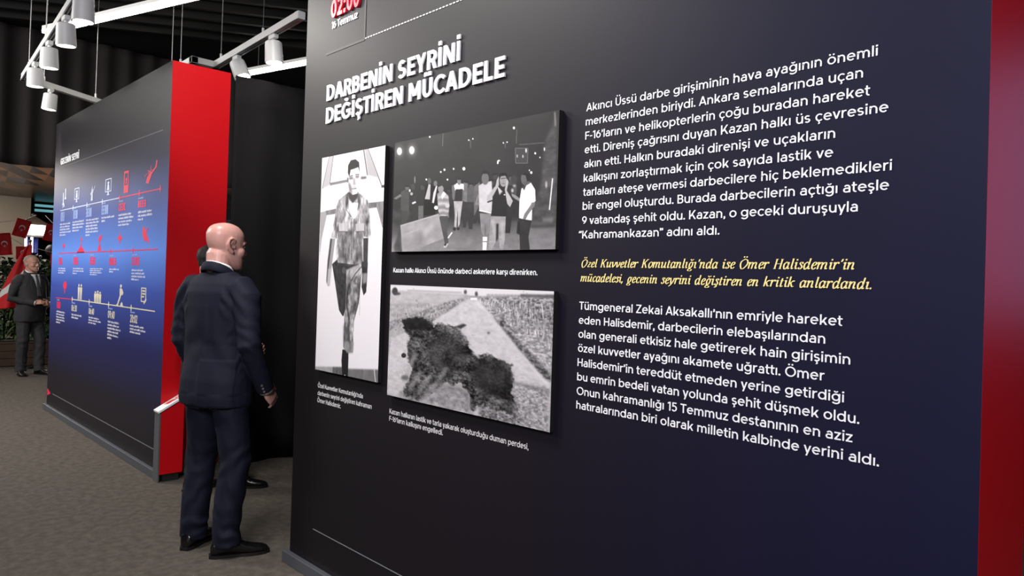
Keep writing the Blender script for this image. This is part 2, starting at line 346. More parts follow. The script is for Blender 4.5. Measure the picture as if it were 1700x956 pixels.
ITAL = {
 'a': (.62, [_ov(.06, .38), [(.46, .68), (.44, .14)], _ex(.44)]), 'b': (.56, [_st(.08, 1.05), _ov(.1, .38)]), 'c': (.46, [[(.40, .56), (.30, .68), (.12, .55), (.07, .3), (.16, .04), (.30, .01), (.42, .14)]]),
 'd': (.64, [_ov(.06, .38), [(.46, 1.05), (.44, .14)], _ex(.44)]), 'e': (.48, [[(.1, .32), (.32, .40), (.40, .56), (.30, .69), (.14, .58), (.07, .3), (.16, .03), (.30, .01), (.44, .16)]]),
 'g': (.58, [_ov(.1, .34), [(.3, .0), (.1, -.05), (.3, -.1), (.46, -.16), (.36, -.30), (.1, -.28), (.06, -.18), (.2, -.06)], [(.42, .6), (.56, .66)]]),
 'h': (.64, [_st(.08, 1.05), _ar(.08)]), 'ı': (.32, [_en(.12), [(.12, .68), (.12, .14)], _ex(.12)]), 'k': (.60, [_st(.08, 1.05), [(.1, .30), (.3, .52), (.44, .64), (.50, .56)], [(.22, .42), (.40, .06), (.56, .08)]]),
 'l': (.32, [[(.12, 1.05), (.12, .14)], _ex(.12), [(.02, 1.03), (.12, 1.03)]]), 'm': (.98, [_en(.08), _st(.08), [(.08, .40), (.22, .60), (.34, .66), (.40, .54), (.40, 0)], _ar(.40)]), 'n': (.64, [_en(.08), _st(.08), _ar(.08)]),
 'o': (.52, [_ov(.05, .42)]), 'r': (.46, [_en(.08), _st(.08), [(.08, .40), (.2, .60), (.32, .68), (.40, .62)], _dot(.38, .60)]), 's': (.42, [[(.34, .52), (.30, .66), (.16, .67), (.10, .54), (.24, .38), (.34, .2), (.24, .02), (.10, .02), (.05, .16)]]),
 't': (.38, [[(.14, .86), (.12, .16), (.18, .02), (.32, .1)], [(.0, .64), (.32, .64)]]), 'u': (.66, [_en(.08), [(.08, .66), (.08, .16), (.14, .02), (.28, .08), (.44, .3)], [(.46, .68), (.45, .14)], _ex(.45)]),
 'v': (.54, [_en(.06), [(.06, .66), (.12, .3), (.18, .02)], [(.18, .02), (.34, .2), (.46, .46), (.42, .66)]]), 'y': (.56, [_en(.06), [(.06, .66), (.14, .3), (.2, .02)], [(.48, .66), (.42, .3), (.2, -.12), (.02, -.28)]]),
 'z': (.50, [[(.06, .63), (.44, .63)], [(.42, .64), (.08, .05)], [(.06, .05), (.30, .05), (.46, .12)]]), 'H': (.86, [_st(.16, 1), _st(.66, 1), [(.16, .52), (.66, .52)], [(.04, .98), (.28, .98)], [(.54, .98), (.78, .98)], [(.04, .02), (.28, .02)], [(.54, .02), (.78, .02)]]),
 'K': (.84, [_st(.16, 1), [(.18, .42), (.66, .98)], [(.34, .56), (.62, .04)], [(.04, .98), (.28, .98)], [(.54, .98), (.78, .98)], [(.04, .02), (.28, .02)], [(.52, .02), (.76, .02)]]), 'O': (.84, [_ov(.06, .68, 1.0)]),
 '.': (.26, [_dot(.08, .07)]), ',': (.26, [_dot(.08, .07), [(.1, .06), (.02, -.14)]]), '’': (.26, [_dot(.12, .92), [(.14, .9), (.06, .72)]]), ' ': (.28, [])}
def iglyph(ch):
    base = {'ç': 'c', 'ş': 's', 'ğ': 'g', 'ö': 'o', 'ü': 'u', 'Ö': 'O', 'i': 'ı'}; b = base.get(ch, ch); W, st = ITAL[b]
    st = list(st); cx = W*.45; top = 1.0 if ch.isupper() else .68
    if ch in 'çş': st.append([(cx, .0), (cx+.08, -.12), (cx-.04, -.24), (cx-.12, -.2)])
    elif ch == 'ğ': st.append([(cx-.16, top+.3), (cx, top+.18), (cx+.18, top+.3)])
    elif ch == 'i': st.append(_dot(.12, .92))
    elif ch in 'öüÖ': st += [_dot(cx-.13, top+.22), _dot(cx+.13, top+.22)]
    q = []
    for s_ in st: q += nib(s_)
    q = [([(x+.26*y, y) for x, y in pl], None) for pl, _ in q]
    return W, q
def layout(s, weight, style='sans', track=0.0):
    x = 0; out = []
    for i, ch in enumerate(s):
        if ch == ' ': x += .35 if style == 'sans' else .44; continue
        if style == 'sans':
            W, l, r, q = glyph(ch, weight); x0 = x+l if i else 0; x = x0+W+r+track
            end = x0+W
        else:
            W, q = iglyph(ch); x0 = x; x += W+.05; end = x
        out += [[(px+x0, py) for px, py in pl] for pl, _ in q]
    return out, end
def lettering(name, lines, cap, weight, m, y, parent_put, style='sans', depth=.0012, fit=True):
    """lines: (text, x0, x1, baseline z) on the board plane y, facing the aisle"""
    mb = MB()
    for s, x0, x1, z in lines:
        polys, wd = layout(s, weight, style); k = (x1-x0)/wd if x1 else cap
        for i_, pl in enumerate(polys):
            yd = y-depth-(i_ % 11)*2e-5
            pts = [(x0+px*k, z+py*cap) for px, py in pl]
            ar = sum(p[0]*q[1]-q[0]*p[1] for p, q in zip(pts, pts[1:]+pts[:1]))
            if ar < 0: pts = pts[::-1]
            n = len(pts); f = [(px, yd, pz) for px, pz in pts]+[(px, y+.0005, pz) for px, pz in pts]
            mb.add(f, [tuple(range(n))]+[(i, i+n, (i+1) % n+n, (i+1) % n) for i in range(n)])
    return parent_put(mb.build(name, m, fix=False))
ink_white = mat('ink_white', (238, 238, 242), .5); ink_soft = mat('ink_soft', (205, 203, 206), .5); ink_yellow = mat('ink_yellow', (246, 226, 150), .5)
letter_white = mat('letter_white', (240, 240, 244), .45); letter_red = mat('letter_red', (222, 26, 52), .4)
L0 = -1.592
body1 = ["Akıncı Üssü darbe girişiminin hava ayağının önemli", "merkezlerinden biriydi. Ankara semalarında uçan", "F-16’ların ve helikopterlerin çoğu buradan hareket", "etti. Direniş çağrısını duyan Kazan halkı üs çevresine",
 "akın etti. Halkın buradaki direnişi ve uçakların", "kalkışını zorlaştırmak için çok sayıda lastik ve", "tarlaları ateşe vermesi darbecilere hiç beklemedikleri", "bir engel oluşturdu. Burada darbecilerin açtığı ateşle", "9 vatandaş şehit oldu. Kazan, o geceki duruşuyla", "“Kahramankazan” adını aldı."]
e1 = [-.668, -.701, -.683, -.640, -.765, -.769, -.629, -.634, -.705, -1.083]
z1 = [2.080, 2.0325, 1.9855, 1.939, 1.891, 1.8435, 1.797, 1.7505, 1.702, 1.6545]
body2 = ["Tümgeneral Zekai Aksakallı’nın emriyle hareket", "eden Halisdemir, darbecilerin elebaşılarından", "olan generali etkisiz hale getirerek hain girişimin", "özel kuvvetler ayağını akamete uğrattı. Ömer", "Halisdemir’in tereddüt etmeden yerine getirdiği", "bu emrin bedeli vatan yolunda şehit düşmek oldu.", "Onun kahramanlığı 15 Temmuz destanının en aziz", "hatıralarından biri olarak milletin kalbinde yerini aldı."]
e2 = [-.734, -.776, -.713, -.775, -.726, -.688, -.703, -.640]
z2 = [1.4175, 1.370, 1.3235, 1.2765, 1.2285, 1.181, 1.1335, 1.087]
lettering('body_text', [(s, L0-.0015*i/3 - (.012 if i == 9 else 0), e, z) for i, (s, e, z) in enumerate(zip(body1, e1, z1))], .0262, .142, ink_white, PY, put_near)['label'] = 'upper white paragraph'
lettering('body_text', [(s, -1.597, e, z) for s, e, z in zip(body2, e2, z2)], .0262, .142, ink_white, PY, put_near)['label'] = 'lower white paragraph'
lettering('quote_text', [("Özel Kuvvetler Komutanlığı’nda ise Ömer Halisdemir’in", -1.595, -.708, 1.5585), ("mücadelesi, gecenin seyrini değiştiren en kritik anlardandı.", -1.596, -.664, 1.511)], .0262, .1, ink_yellow, PY, put_near, 'italic')['label'] = 'yellow italic lines'
lettering('heading', [("DARBENİN SEYRİNİ", -3.307, -2.263, 2.384), ("DEĞİŞTİREN MÜCADELE", -3.307, -1.995, 2.270)], .0795, .205, letter_white, PY, put_near, depth=.007)['label'] = 'raised white heading letters'
lettering('time_numerals', [("02:00", -3.282, -3.02, 2.795)], .088, .22, letter_red, PY, put_near, depth=.012)['label'] = 'raised red numerals'
lettering('date_text', [("16 Temmuz", -3.283, -3.045, 2.744)], .036, .12, letter_white, PY, put_near, depth=.004)
lettering('caption', [("Kazan halkı Akıncı Üssü önünde darbeci askerlere karşı direnirken.", -2.682, -1.797, 1.529)], .0205, .15, ink_white, PY, put_near)
lettering('caption', [("Kazan halkının lastik ve tarla yakarak oluşturduğu duman perdesi,", -2.677, -1.815, .908), ("F-16’ların kalkışını engelledi.", -2.677, -2.30, .876)], .0215, .14, ink_soft, PY, put_near)
lettering('caption', [("Özel Kuvvetler Komutanlığı’nda", -3.308, -2.895, .944), ("darbenin seyrini değiştiren kahraman", -3.308, -2.82, .906), ("Ömer Halisdemir.", -3.308, -3.085, .870)], .0215, .14, ink_soft, PY, put_near)
# ------------------------------------------------------------------ the three mounted prints: painted tone by tone on a fine grid
def homography(q):
    """maps picture points (print corners TL, TR, BR, BL) to the unit square"""
    A = []; B = []
    for (x, y), (u, v) in zip(q, [(0, 0), (1, 0), (1, 1), (0, 1)]):
        A.append([x, y, 1, 0, 0, 0, -u*x, -u*y]); B.append(u); A.append([0, 0, 0, x, y, 1, -v*x, -v*y]); B.append(v)
    h = np.linalg.solve(np.array(A), np.array(B)); return np.append(h, 1).reshape(3, 3)
def fbm(h, w, cells, rng, octaves=4, aspect=1.0):
    out = np.zeros((h, w)); amp = 1; tot = 0
    for o in range(octaves):
        cy, cx = max(2, int(cells*2**o)), max(2, int(cells*2**o*aspect)); g = rng.random((cy+2, cx+2))
        yy = np.linspace(0, cy-.001, h); xx = np.linspace(0, cx-.001, w); yi = yy.astype(int); xi = xx.astype(int)
        fy = (yy-yi)[:, None]; fx = (xx-xi)[None]; fy = fy*fy*(3-2*fy); fx = fx*fx*(3-2*fx)
        out += amp*((g[yi][:, xi]*(1-fx)+g[yi][:, xi+1]*fx)*(1-fy)+(g[yi+1][:, xi]*(1-fx)+g[yi+1][:, xi+1]*fx)*fy); tot += amp; amp *= .55
    return out/tot
def blur(a, n):
    for _ in range(2):
        if n < 1: break
        k = np.ones(2*n+1)/(2*n+1); p = np.pad(a, ((n, n), (n, n)), 'edge')
        p = np.apply_along_axis(lambda r: np.convolve(r, k, 'valid'), 1, p); a = np.apply_along_axis(lambda r: np.convolve(r, k, 'valid'), 0, p)
    return a
class Paint:
    """tones are sRGB grey 0-255; shapes are given in crop coordinates (ox, oy, scale) of the flat artwork as seen"""
    def __init__(s, H, W, corners, bg):
        s.a = np.full((H, W), float(bg)); s.H = H; s.W = W; s.h = homography(corners); s.fr = (0, 0, 1)
        s.yy, s.xx = np.mgrid[0:H, 0:W]; s.rng = np.random.default_rng(11)
    def frame(s, ox, oy, k): s.fr = (ox, oy, k)
    def uv(s, P):
        P = np.asarray(P, float); ox, oy, k = s.fr; X = np.column_stack([P[:, 0]/k+ox, P[:, 1]/k+oy, np.ones(len(P))])@s.h.T
        return np.column_stack([X[:, 0]/X[:, 2]*s.W-.5, X[:, 1]/X[:, 2]*s.H-.5])
    def mask(s, P, uv=False):
        Q = np.asarray(P, float) if uv else s.uv(P); m = np.zeros((s.H, s.W)); x0, y0 = np.floor(Q.min(0)).astype(int)-1; x1, y1 = np.ceil(Q.max(0)).astype(int)+2
        x0, y0, x1, y1 = max(0, x0), max(0, y0), min(s.W, x1), min(s.H, y1)
        if x1 <= x0 or y1 <= y0: return m
        acc = np.zeros((y1-y0, x1-x0)); N = 3
        for sy in range(N):
            for sx in range(N):
                X = s.xx[y0:y1, x0:x1]+(sx+.5)/N-.5; Y = s.yy[y0:y1, x0:x1]+(sy+.5)/N-.5; ins = np.zeros(X.shape, bool)
                for (ax, ay), (bx, by) in zip(Q, np.roll(Q, -1, 0)):
                    if ay == by: continue
                    c = (ay > Y) != (by > Y); ins ^= c & (X < (bx-ax)*(Y-ay)/(by-ay)+ax)
                acc += ins
        m[y0:y1, x0:x1] = acc/(N*N); return m
    def fill(s, P, tone, soft=0, op=1, tex=0, cells=30):
        m = s.mask(P)
        if soft: m = blur(m, soft)
        t = tone if not callable(tone) else tone(s.xx/s.W, s.yy/s.H)
        if tex: t = t+(fbm(s.H, s.W, cells, s.rng)-.5)*2*tex
        s.a = s.a*(1-m*op)+t*m*op
    def disc(s, x, y, rx, ry, tone, soft=0, op=1, tex=0):
        a = np.linspace(0, 2*PI, 25)[:-1]; s.fill(np.column_stack([x+rx*np.cos(a), y+ry*np.sin(a)]), tone, soft, op, tex)
    def line(s, P, wd, tone, soft=0, op=1):
        P = [np.array(p, float) for p in P]
        for a, b in zip(P, P[1:]):
            d = (b-a)/(np.linalg.norm(b-a)+1e-9); n = np.array([-d[1], d[0]])*wd/2; s.fill([a+n, b+n, b-n, a-n], tone, soft, op)
def print_board(name, label, x0, x1, z0, z1, P, depth=.02):
    """board standing off the wall; its front carries the artwork"""
    H, W = P.a.shape; a = np.clip(P.a, 0, 255)/255.; a = np.where(a <= .04045, a/12.92, ((a+.055)/1.055)**2.4)*.93
    yf = PY-depth; xs = np.linspace(x0, x1, W); zs = np.linspace(z1, z0, H)
    X, Z = np.meshgrid(xs, zs); V = np.column_stack([X.ravel(), np.full(H*W, yf), Z.ravel()])
    i = np.arange(H*W).reshape(H, W); F = np.column_stack([i[:-1, :-1].ravel(), i[1:, :-1].ravel(), i[1:, 1:].ravel(), i[:-1, 1:].ravel()])
    k = H*W; back = np.array([(x0, yf, z0), (x1, yf, z0), (x1, yf, z1), (x0, yf, z1), (x0, PY-.0005, z0), (x1, PY-.0005, z0), (x1, PY-.0005, z1), (x0, PY-.0005, z1)])
    sides = [(k, k+4, k+5, k+1), (k+1, k+5, k+6, k+2), (k+2, k+6, k+7, k+3), (k+3, k+7, k+4, k), (k+4, k+7, k+6, k+5)]
    me = bpy.data.meshes.new(name); me.from_pydata(np.vstack([V, back]).tolist(), [], F.tolist()+sides); me.update()
    col = np.ones((k+8, 4)); g = a.ravel()
    col[:k, 0] = g*1.0; col[:k, 1] = g*.955; col[:k, 2] = g*1.0; col[k:, :3] = .015
    at = me.color_attributes.new('print', 'FLOAT_COLOR', 'POINT'); at.data.foreach_set('color', col.ravel())
    o = link(name, me, None, vcol_mat('print_surface', .5, .25)); tag(o, label, 'print'); return o

# print of a walking man in camouflage
c1 = [(533, 262), (638, 241), (625, 640), (522, 607)]
p = Paint(420, 210, c1, 226); rng = np.random.default_rng(3)
p.frame(520, 235, 4.784)
p.fill([(60, 128), (118, 118), (62, 375)], 236); p.line([(118, 118), (64, 370)], 5, 60)
p.fill([(118, 118), (150, 112), (120, 345), (66, 372)], 176, 1)
p.fill([(122, 325), (260, 300), (262, 322), (122, 348)], 120); p.fill([(150, 112), (388, 66), (420, 270), (255, 300), (125, 325)], 232)
p.line([(150, 112), (122, 330)], 4, 70); p.line([(388, 66), (418, 270)], 9, 90); p.fill([(395, 62), (425, 56), (530, 350), (500, 290), (425, 272)], 170, 1)
p.line([(425, 56), (532, 350)], 7, 60); p.fill([(425, 56), (570, 28), (556, 350), (535, 350)], 230)
p.fill([(365, 280), (410, 278), (410, 298), (365, 302)], 90, 1); p.line([(530, 362), (556, 360)], 22, 70)
p.fill([(50, 555), (170, 530), (175, 545), (100, 575), (60, 760), (44, 900)], 160); p.fill([(90, 545), (172, 530), (172, 570), (95, 580)], 120, 0, 1, 30)
p.fill([(425, 490), (550, 480), (545, 700), (492, 525), (425, 540)], 150); p.fill([(430, 492), (495, 490), (492, 530), (428, 535)], 110, 0, 1, 30)
p.fill([(495, 488), (550, 484), (546, 690)], 130, 0, 1, 25); p.line([(495, 520), (540, 690)], 4, 90)
p.frame(520, 430, 4.447)
p.fill([(4, 765), (210, 790), (205, 890), (0, 850)], lambda x, y: 95+60*(x < .3), 1, 1, 20); p.fill([(240, 805), (470, 835), (466, 945), (240, 905)], 110, 1, 1, 15)
p.line([(440, 830), (450, 940)], 5, 210); p.line([(165, 785), (165, 880)], 3, 60)
# body
p.fill([(205, 660), (250, 670), (245, 895), (205, 890), (198, 740)], 28, 0); p.disc(222, 856, 5, 9, 200)
p.fill([(130, 30), (175, -10), (235, 60), (270, 150), (215, 415), (205, 415), (180, 370), (150, 160)], 50, 0, 1, 30, 60)
p.fill([(232, 60), (330, 0), (350, 20), (348, 100), (325, 330), (290, 460), (280, 690), (240, 690), (212, 640), (218, 440), (232, 230)], 118, 0, 1, 130, 26)
p.fill([(260, 60), (335, 20), (340, 130), (300, 130), (270, 150)], 165, 1, 1, 40); p.line([(330, 120), (345, 90), (335, 40)], 5, 210); p.line([(270, 160), (300, 110), (345, 60)], 6, 40)
p.line([(240, 230), (235, 330), (255, 450)], 6, 50); p.line([(295, 180), (320, 190), (318, 270)], 5, 70, 0, .8); p.fill([(212, 480), (240, 500), (260, 600), (285, 620), (280, 690), (240, 688), (212, 640)], 80, 2, .7, 40)
p.fill([(215, 600), (285, 610), (280, 685), (240, 688), (214, 650)], 120, 1, .8, 70)
p.fill([(180, -30), (330, -40), (325, 40), (240, 75), (180, 50)], 42, 1); p.disc(250, 30, 22, 22, 70, 1); p.line([(200, 15), (310, 10)], 6, 120, 1, .6); p.disc(215, 80, 14, 26, 80, 1)
p.fill([(345, 20), (392, 30), (388, 110), (380, 250), (360, 275), (345, 210), (350, 130)], 40, 0, 1, 15); p.fill([(352, 110), (388, 110), (382, 180), (356, 190)], 130, 1, 1, 20); p.line([(335, 150), (330, 420)], 3, 110, 0, .5)
p.frame(520, 235, 4.784)
p.fill([(125, 765), (165, 765), (140, 960), (118, 1130), (108, 1140), (96, 1100), (104, 960)], 150, 0); p.fill([(128, 765), (140, 765), (112, 1000), (104, 1120), (96, 1100), (106, 940)], 60, 1); p.fill([(110, 1000), (135, 1000), (122, 1140), (100, 1120)], 178, 1)
p.fill([(385, 770), (425, 770), (420, 960), (418, 1010), (385, 1000)], 62, 0, 1, 15)
sh = [(262, 405), (345, 405), (420, 470), (432, 540), (446, 750), (432, 770), (392, 760), (385, 700), (380, 960), (320, 980), (185, 955), (172, 850), (188, 700), (172, 765), (130, 755), (160, 600), (175, 510), (195, 460)]
p.fill(sh, 150, 0, 1, 150, 22); p.fill([(188, 740), (380, 740), (378, 965), (320, 978), (188, 955), (175, 860)], 100, 4, .6, 120)
for q in ([(188, 650), (172, 765)], [(385, 690), (392, 760)], [(262, 420), (250, 540), (290, 600)], [(345, 420), (350, 520), (300, 610)], [(290, 610), (290, 940)]): p.line(q, 5, 60, 0, .75)
p.fill([(192, 645), (262, 650), (262, 712), (194, 710)], 188, 0, 1, 30); p.fill([(325, 655), (392, 650), (392, 715), (325, 715)], 180, 0, 1, 30); p.line([(192, 712), (262, 715)], 5, 70); p.line([(325, 718), (392, 716)], 5, 70)
p.fill([(275, 480), (345, 490), (330, 590), (310, 620), (285, 580), (270, 520)], 222); p.fill([(265, 400), (345, 405), (340, 450), (300, 490), (270, 450)], 60, 1)
p.fill([(264, 215), (358, 215), (362, 290), (352, 375), (335, 415), (300, 425), (275, 395), (264, 320)], lambda x, y: 150+110*np.clip((x-.28)*5.5, -.6, .6), 0)
p.fill([(262, 250), (264, 190), (285, 150), (322, 140), (352, 165), (356, 245), (345, 205), (310, 218), (285, 225), (275, 280)], 32, 0); p.disc(262, 305, 7, 22, 110)
p.fill([(272, 285), (302, 280), (302, 300), (275, 302)], 70, 1, .8); p.fill([(322, 272), (352, 270), (350, 290), (324, 292)], 90, 1, .8); p.line([(275, 278), (302, 270)], 6, 40); p.line([(322, 264), (352, 262)], 6, 45)
p.fill([(305, 290), (318, 290), (326, 345), (302, 348)], 120, 1, .6); p.line([(290, 378), (332, 372)], 6, 70, 0, .9); p.line([(290, 365), (330, 358)], 5, 90, 1, .6); p.fill([(264, 320), (285, 340), (300, 425), (275, 395)], 90, 2, .8)
print_board('photo_print', 'tall narrow print of a walking man in camouflage uniform with white surroundings', -3.306, -2.7475, 1.036, 2.0955, p)

# print of a night street with a crowd
c2 = [(654, 237), (927, 181), (920, 413), (648, 418)]
p = Paint(240, 490, c2, 44)
p.a += (fbm(240, 490, 6, p.rng)-.5)*16
p.frame(640, 180, 3.823)
p.fill([(20, 640), (300, 660), (560, 720), (1080, 690), (1080, 930), (20, 930)], lambda x, y: 55+95*np.clip((y-.72)/.28, 0, 1), 4, 1, 26, 12)
p.fill([(380, 860), (700, 780), (1080, 800), (1070, 930), (100, 930)], 122, 6, .8, 22)
for x, y, r in ((82, 272, 15), (160, 265, 16)): p.disc(x, y, r*2, r*2.6, 130, 6, .6); p.disc(x, y, r, r*1.5, 255, 1)
for x, y, r in ((274, 180, 5), (521, 200, 4), (547, 192, 4), (740, 217, 4), (764, 212, 4), (807, 122, 7), (490, 381, 9), (367, 388, 6), (425, 382, 5), (344, 402, 5), (252, 450, 5), (386, 450, 5), (917, 404, 7), (942, 282, 6), (972, 308, 4), (905, 390, 4)): p.disc(x, y, r, r*1.2, 240, 0)
for q in ([(532, 200), (532, 250)], [(752, 215), (752, 250)], [(826, 130), (822, 220)], [(358, 150), (355, 240)]): p.line(q, 4, 95)
p.line([(704, 350), (706, 330), (718, 328)], 9, 250)
p.fill([(816, 250), (896, 250), (893, 345), (818, 345)], 62); p.line([(816, 250), (896, 250), (893, 345), (818, 345), (816, 250)], 4, 120, 0, .8); p.disc(884, 265, 5, 14, 210); p.disc(828, 300, 4, 10, 170); p.disc(864, 302, 4, 10, 190)
p.line([(840, 228), (1000, 215)], 4, 100)
p.fill([(1000, 220), (1080, 30), (1075, 740), (900, 700), (980, 480)], 78, 3, .8, 30)
p.line([(1052, 440), (1032, 640)], 7, 235); p.disc(1000, 256, 4, 12, 220); p.disc(1012, 480, 6, 22, 190, 1); p.line([(1066, 20), (1070, 110)], 9, 130, 1); p.fill([(985, 690), (1060, 690), (1050, 720), (990, 715)], 130, 2, .7); p.line([(910, 745), (1070, 740)], 12, 40, 2, .9)
def man(hx, hy, r, shirt, trous, tone=110, hem=None, knee=None, w=1.0, arms=None, sh=None):
    """small figure of the crowd: head centre and radius, shirt and trouser tones"""
    s = r*w
    p.fill([(hx-2.2*s, hy+2.6*r), (hx-.9*s, hy+1.5*r), (hx+.9*s, hy+1.5*r), (hx+2.2*s, hy+2.6*r), (hx+2.1*s, hy+6*r), (hx+1.6*s, hy+7.6*r), (hx-1.6*s, hy+7.6*r), (hx-2.1*s, hy+6*r)], shirt, 0, 1, 10)
    p.fill([(hx-1.6*s, hy+7.5*r), (hx+1.6*s, hy+7.5*r), (hx+1.5*s, hy+14*r), (hx+.5*s, hy+14*r), (hx, hy+9.5*r), (hx-.5*s, hy+14*r), (hx-1.5*s, hy+14*r)], trous, 0, 1, 10)
    p.disc(hx, hy, r*.85, r*1.25, tone); p.fill([(hx-r*.9, hy-.1*r), (hx-r*.8, hy-r*1.2), (hx+r*.8, hy-r*1.2), (hx+r*.9, hy-.1*r), (hx+.5*r, hy-.6*r), (hx-.5*r, hy-.6*r)], 30)
    p.disc(hx, hy+1.4*r, r*.5, r*.5, tone-15)
for a in ((450, 490, 12, 60, 40, 70), (505, 480, 16, 62, 50, 85), (535, 490, 15, 74, 52, 90), (575, 490, 17, 90, 50, 90), (395, 520, 12, 50, 36, 60), (690, 430, 18, 50, 35, 60), (790, 440, 16, 70, 40, 95), (230, 500, 12, 48, 42, 70), (660, 470, 18, 60, 34, 80)): man(*a)
p.frame(645, 290, 7.357)
p.fill([(140, 210), (190, 180), (240, 210), (235, 440), (200, 600), (145, 610), (160, 440), (135, 430)], 72, 0, 1, 8); p.fill([(50, 290), (130, 235), (150, 260), (80, 300)], 110); p.disc(215, 155, 24, 34, 95); p.fill([(190, 150), (195, 120), (235, 125), (240, 150)], 35); p.fill([(150, 435), (225, 440), (200, 600), (145, 615)], 62)
p.fill([(245, 200), (320, 190), (335, 330), (310, 570), (255, 570), (240, 330)], 46, 0, 1, 10); p.disc(285, 145, 24, 38, 62); p.disc(268, 232, 17, 18, 165); p.disc(246, 192, 12, 18, 200); p.line([(276, 350), (320, 330)], 20, 215); p.disc(308, 60, 8, 45, 120)
p.fill([(355, 190), (415, 180), (425, 375), (345, 380)], 44); p.fill([(352, 380), (412, 375), (410, 530), (350, 545)], 96, 0, 1, 10); p.disc(395, 155, 18, 30, 64)
p.fill([(440, 120), (520, 110), (560, 480), (415, 500), (420, 300)], 24); p.fill([(478, 110), (500, 120), (492, 300), (430, 295)], 178, 0, 1, 12); p.disc(485, 75, 22, 38, 84)
p.fill([(520, 140), (610, 130), (620, 460), (530, 430)], 20); p.fill([(570, 125), (582, 140), (540, 345), (518, 340), (535, 220)], 205); p.disc(560, 105, 22, 34, 110); p.disc(568, 400, 25, 24, 235)
p.fill([(580, 230), (640, 190), (715, 250), (730, 370), (715, 500), (610, 500), (590, 400)], 150, 0, 1, 30)
for y, t in ((265, 205), (300, 120), (345, 205), (390, 110), (430, 200), (470, 110), (495, 205)): p.line([(590, y+10), (650, y), (722, y+14)], 20, t, 1, .8)
p.fill([(630, 250), (660, 200), (690, 230), (640, 300)], 220); p.disc(625, 165, 34, 58, 140); p.fill([(592, 150), (600, 108), (650, 110), (662, 160), (640, 130)], 48); p.disc(705, 375, 26, 26, 190)
p.fill([(612, 500), (715, 500), (700, 680), (720, 830), (680, 880), (640, 660)], 74, 0, 1, 8); p.line([(712, 770), (762, 700)], 16, 225); p.fill([(660, 850), (720, 830), (690, 885), (660, 885)], 190); p.fill([(655, 850), (700, 835), (680, 870)], 30)
p.fill([(758, 130), (830, 100), (915, 110), (920, 300), (890, 320), (780, 310), (765, 280)], 100, 0, 1, 14); p.fill([(785, 130), (820, 100), (915, 110), (912, 190), (885, 170), (800, 190)], 232); p.fill([(805, 175), (890, 170), (885, 320), (790, 315)], 42); p.disc(848, 80, 22, 44, 120); p.disc(848, 45, 22, 18, 40)
p.fill([(782, 320), (890, 320), (855, 600), (835, 640), (830, 420), (815, 640), (790, 630), (795, 480)], 172, 0, 1, 22); p.disc(790, 660, 20, 20, 40); p.disc(836, 655, 18, 18, 40)
p.fill([(905, 90), (950, 110), (945, 330), (905, 320)], 112, 0, 1, 14); p.fill([(950, 150), (1030, 130), (1030, 330), (950, 330)], 84, 0, 1, 12); p.fill([(895, 330), (1030, 330), (1010, 660), (965, 660), (950, 450), (930, 640), (895, 640)], 50, 0, 1, 8)
p.fill([(132, 618), (598, 478), (660, 775), (330, 905), (160, 945)], lambda x, y: 140+40*x, 0, 1, 26, 14); p.line([(135, 620), (598, 480)], 12, 178); p.line([(138, 620), (160, 945)], 10, 186, 1, .7); p.fill([(50, 880), (130, 640), (150, 940), (60, 930)], 56, 3, .8, 20); p.line([(210, 720), (350, 665)], 8, 205, 1, .6)
p.fill([(395, 690), (545, 560), (540, 640), (430, 760)], 186, 5, .7)
p.frame(785, 270, 6.371)
p.fill([(0, 250), (60, 200), (80, 330), (40, 480), (0, 560)], 96, 0, 1, 16)
p.fill([(48, 240), (90, 215), (185, 190), (195, 350), (185, 530), (55, 510), (52, 420)], 196, 0, 1, 16); p.line([(55, 500), (180, 530)], 12, 232); p.disc(118, 165, 38, 66, 104); p.fill([(78, 140), (80, 90), (110, 75), (155, 85), (158, 140), (140, 115), (95, 115)], 36); p.line([(45, 340), (20, 440), (55, 420)], 16, 130)
p.fill([(60, 530), (180, 535), (160, 740), (130, 760), (118, 640), (105, 780), (75, 720)], 128, 0, 1, 18); p.fill([(92, 780), (140, 780), (130, 920), (90, 920)], 235); p.line([(92, 830), (140, 830)], 12, 130)
p.fill([(335, 230), (420, 240), (410, 480), (380, 740), (330, 740)], 40, 0, 1, 8)
p.fill([(190, 280), (255, 240), (330, 250), (360, 330), (350, 460), (335, 570), (180, 560), (195, 400)], 34); p.fill([(245, 240), (300, 300), (268, 338)], 190); p.line([(300, 300), (268, 335)], 9, 120)
p.disc(308, 185, 36, 66, 150); p.fill([(266, 170), (265, 120), (300, 100), (345, 110), (350, 160), (330, 135), (285, 140)], 24); p.line([(282, 165), (335, 160)], 9, 50, 0, .8); p.line([(290, 215), (328, 220)], 7, 70, 0, .7); p.line([(308, 170), (312, 200)], 6, 110, 1, .7)
p.fill([(262, 140), (240, 180), (228, 240), (140, 350), (135, 395), (165, 410), (262, 235)], 176, 0, 1, 14); p.line([(140, 415), (195, 395)], 14, 30)
p.fill([(345, 165), (365, 195), (345, 290), (410, 400), (380, 465), (350, 430), (325, 280)], 178, 0, 1, 14); p.disc(322, 335, 8, 6, 240)
p.fill([(178, 560), (335, 565), (325, 800), (305, 925), (275, 925), (245, 650), (230, 830), (180, 925), (150, 900), (165, 700)], 148, 0, 1, 30); p.fill([(235, 640), (260, 640), (255, 800), (232, 830)], 40, 1)
p.line([(195, 600), (215, 760)], 30, 190, 2, .6); p.line([(295, 620), (300, 800)], 26, 184, 2, .6)
p.fill([(395, 320), (440, 340), (490, 380), (480, 405), (430, 375), (400, 350)], 140); p.disc(405, 290, 14, 22, 190, 1); p.disc(425, 240, 16, 14, 170, 1); p.disc(420, 175, 36, 50, 58, 1)
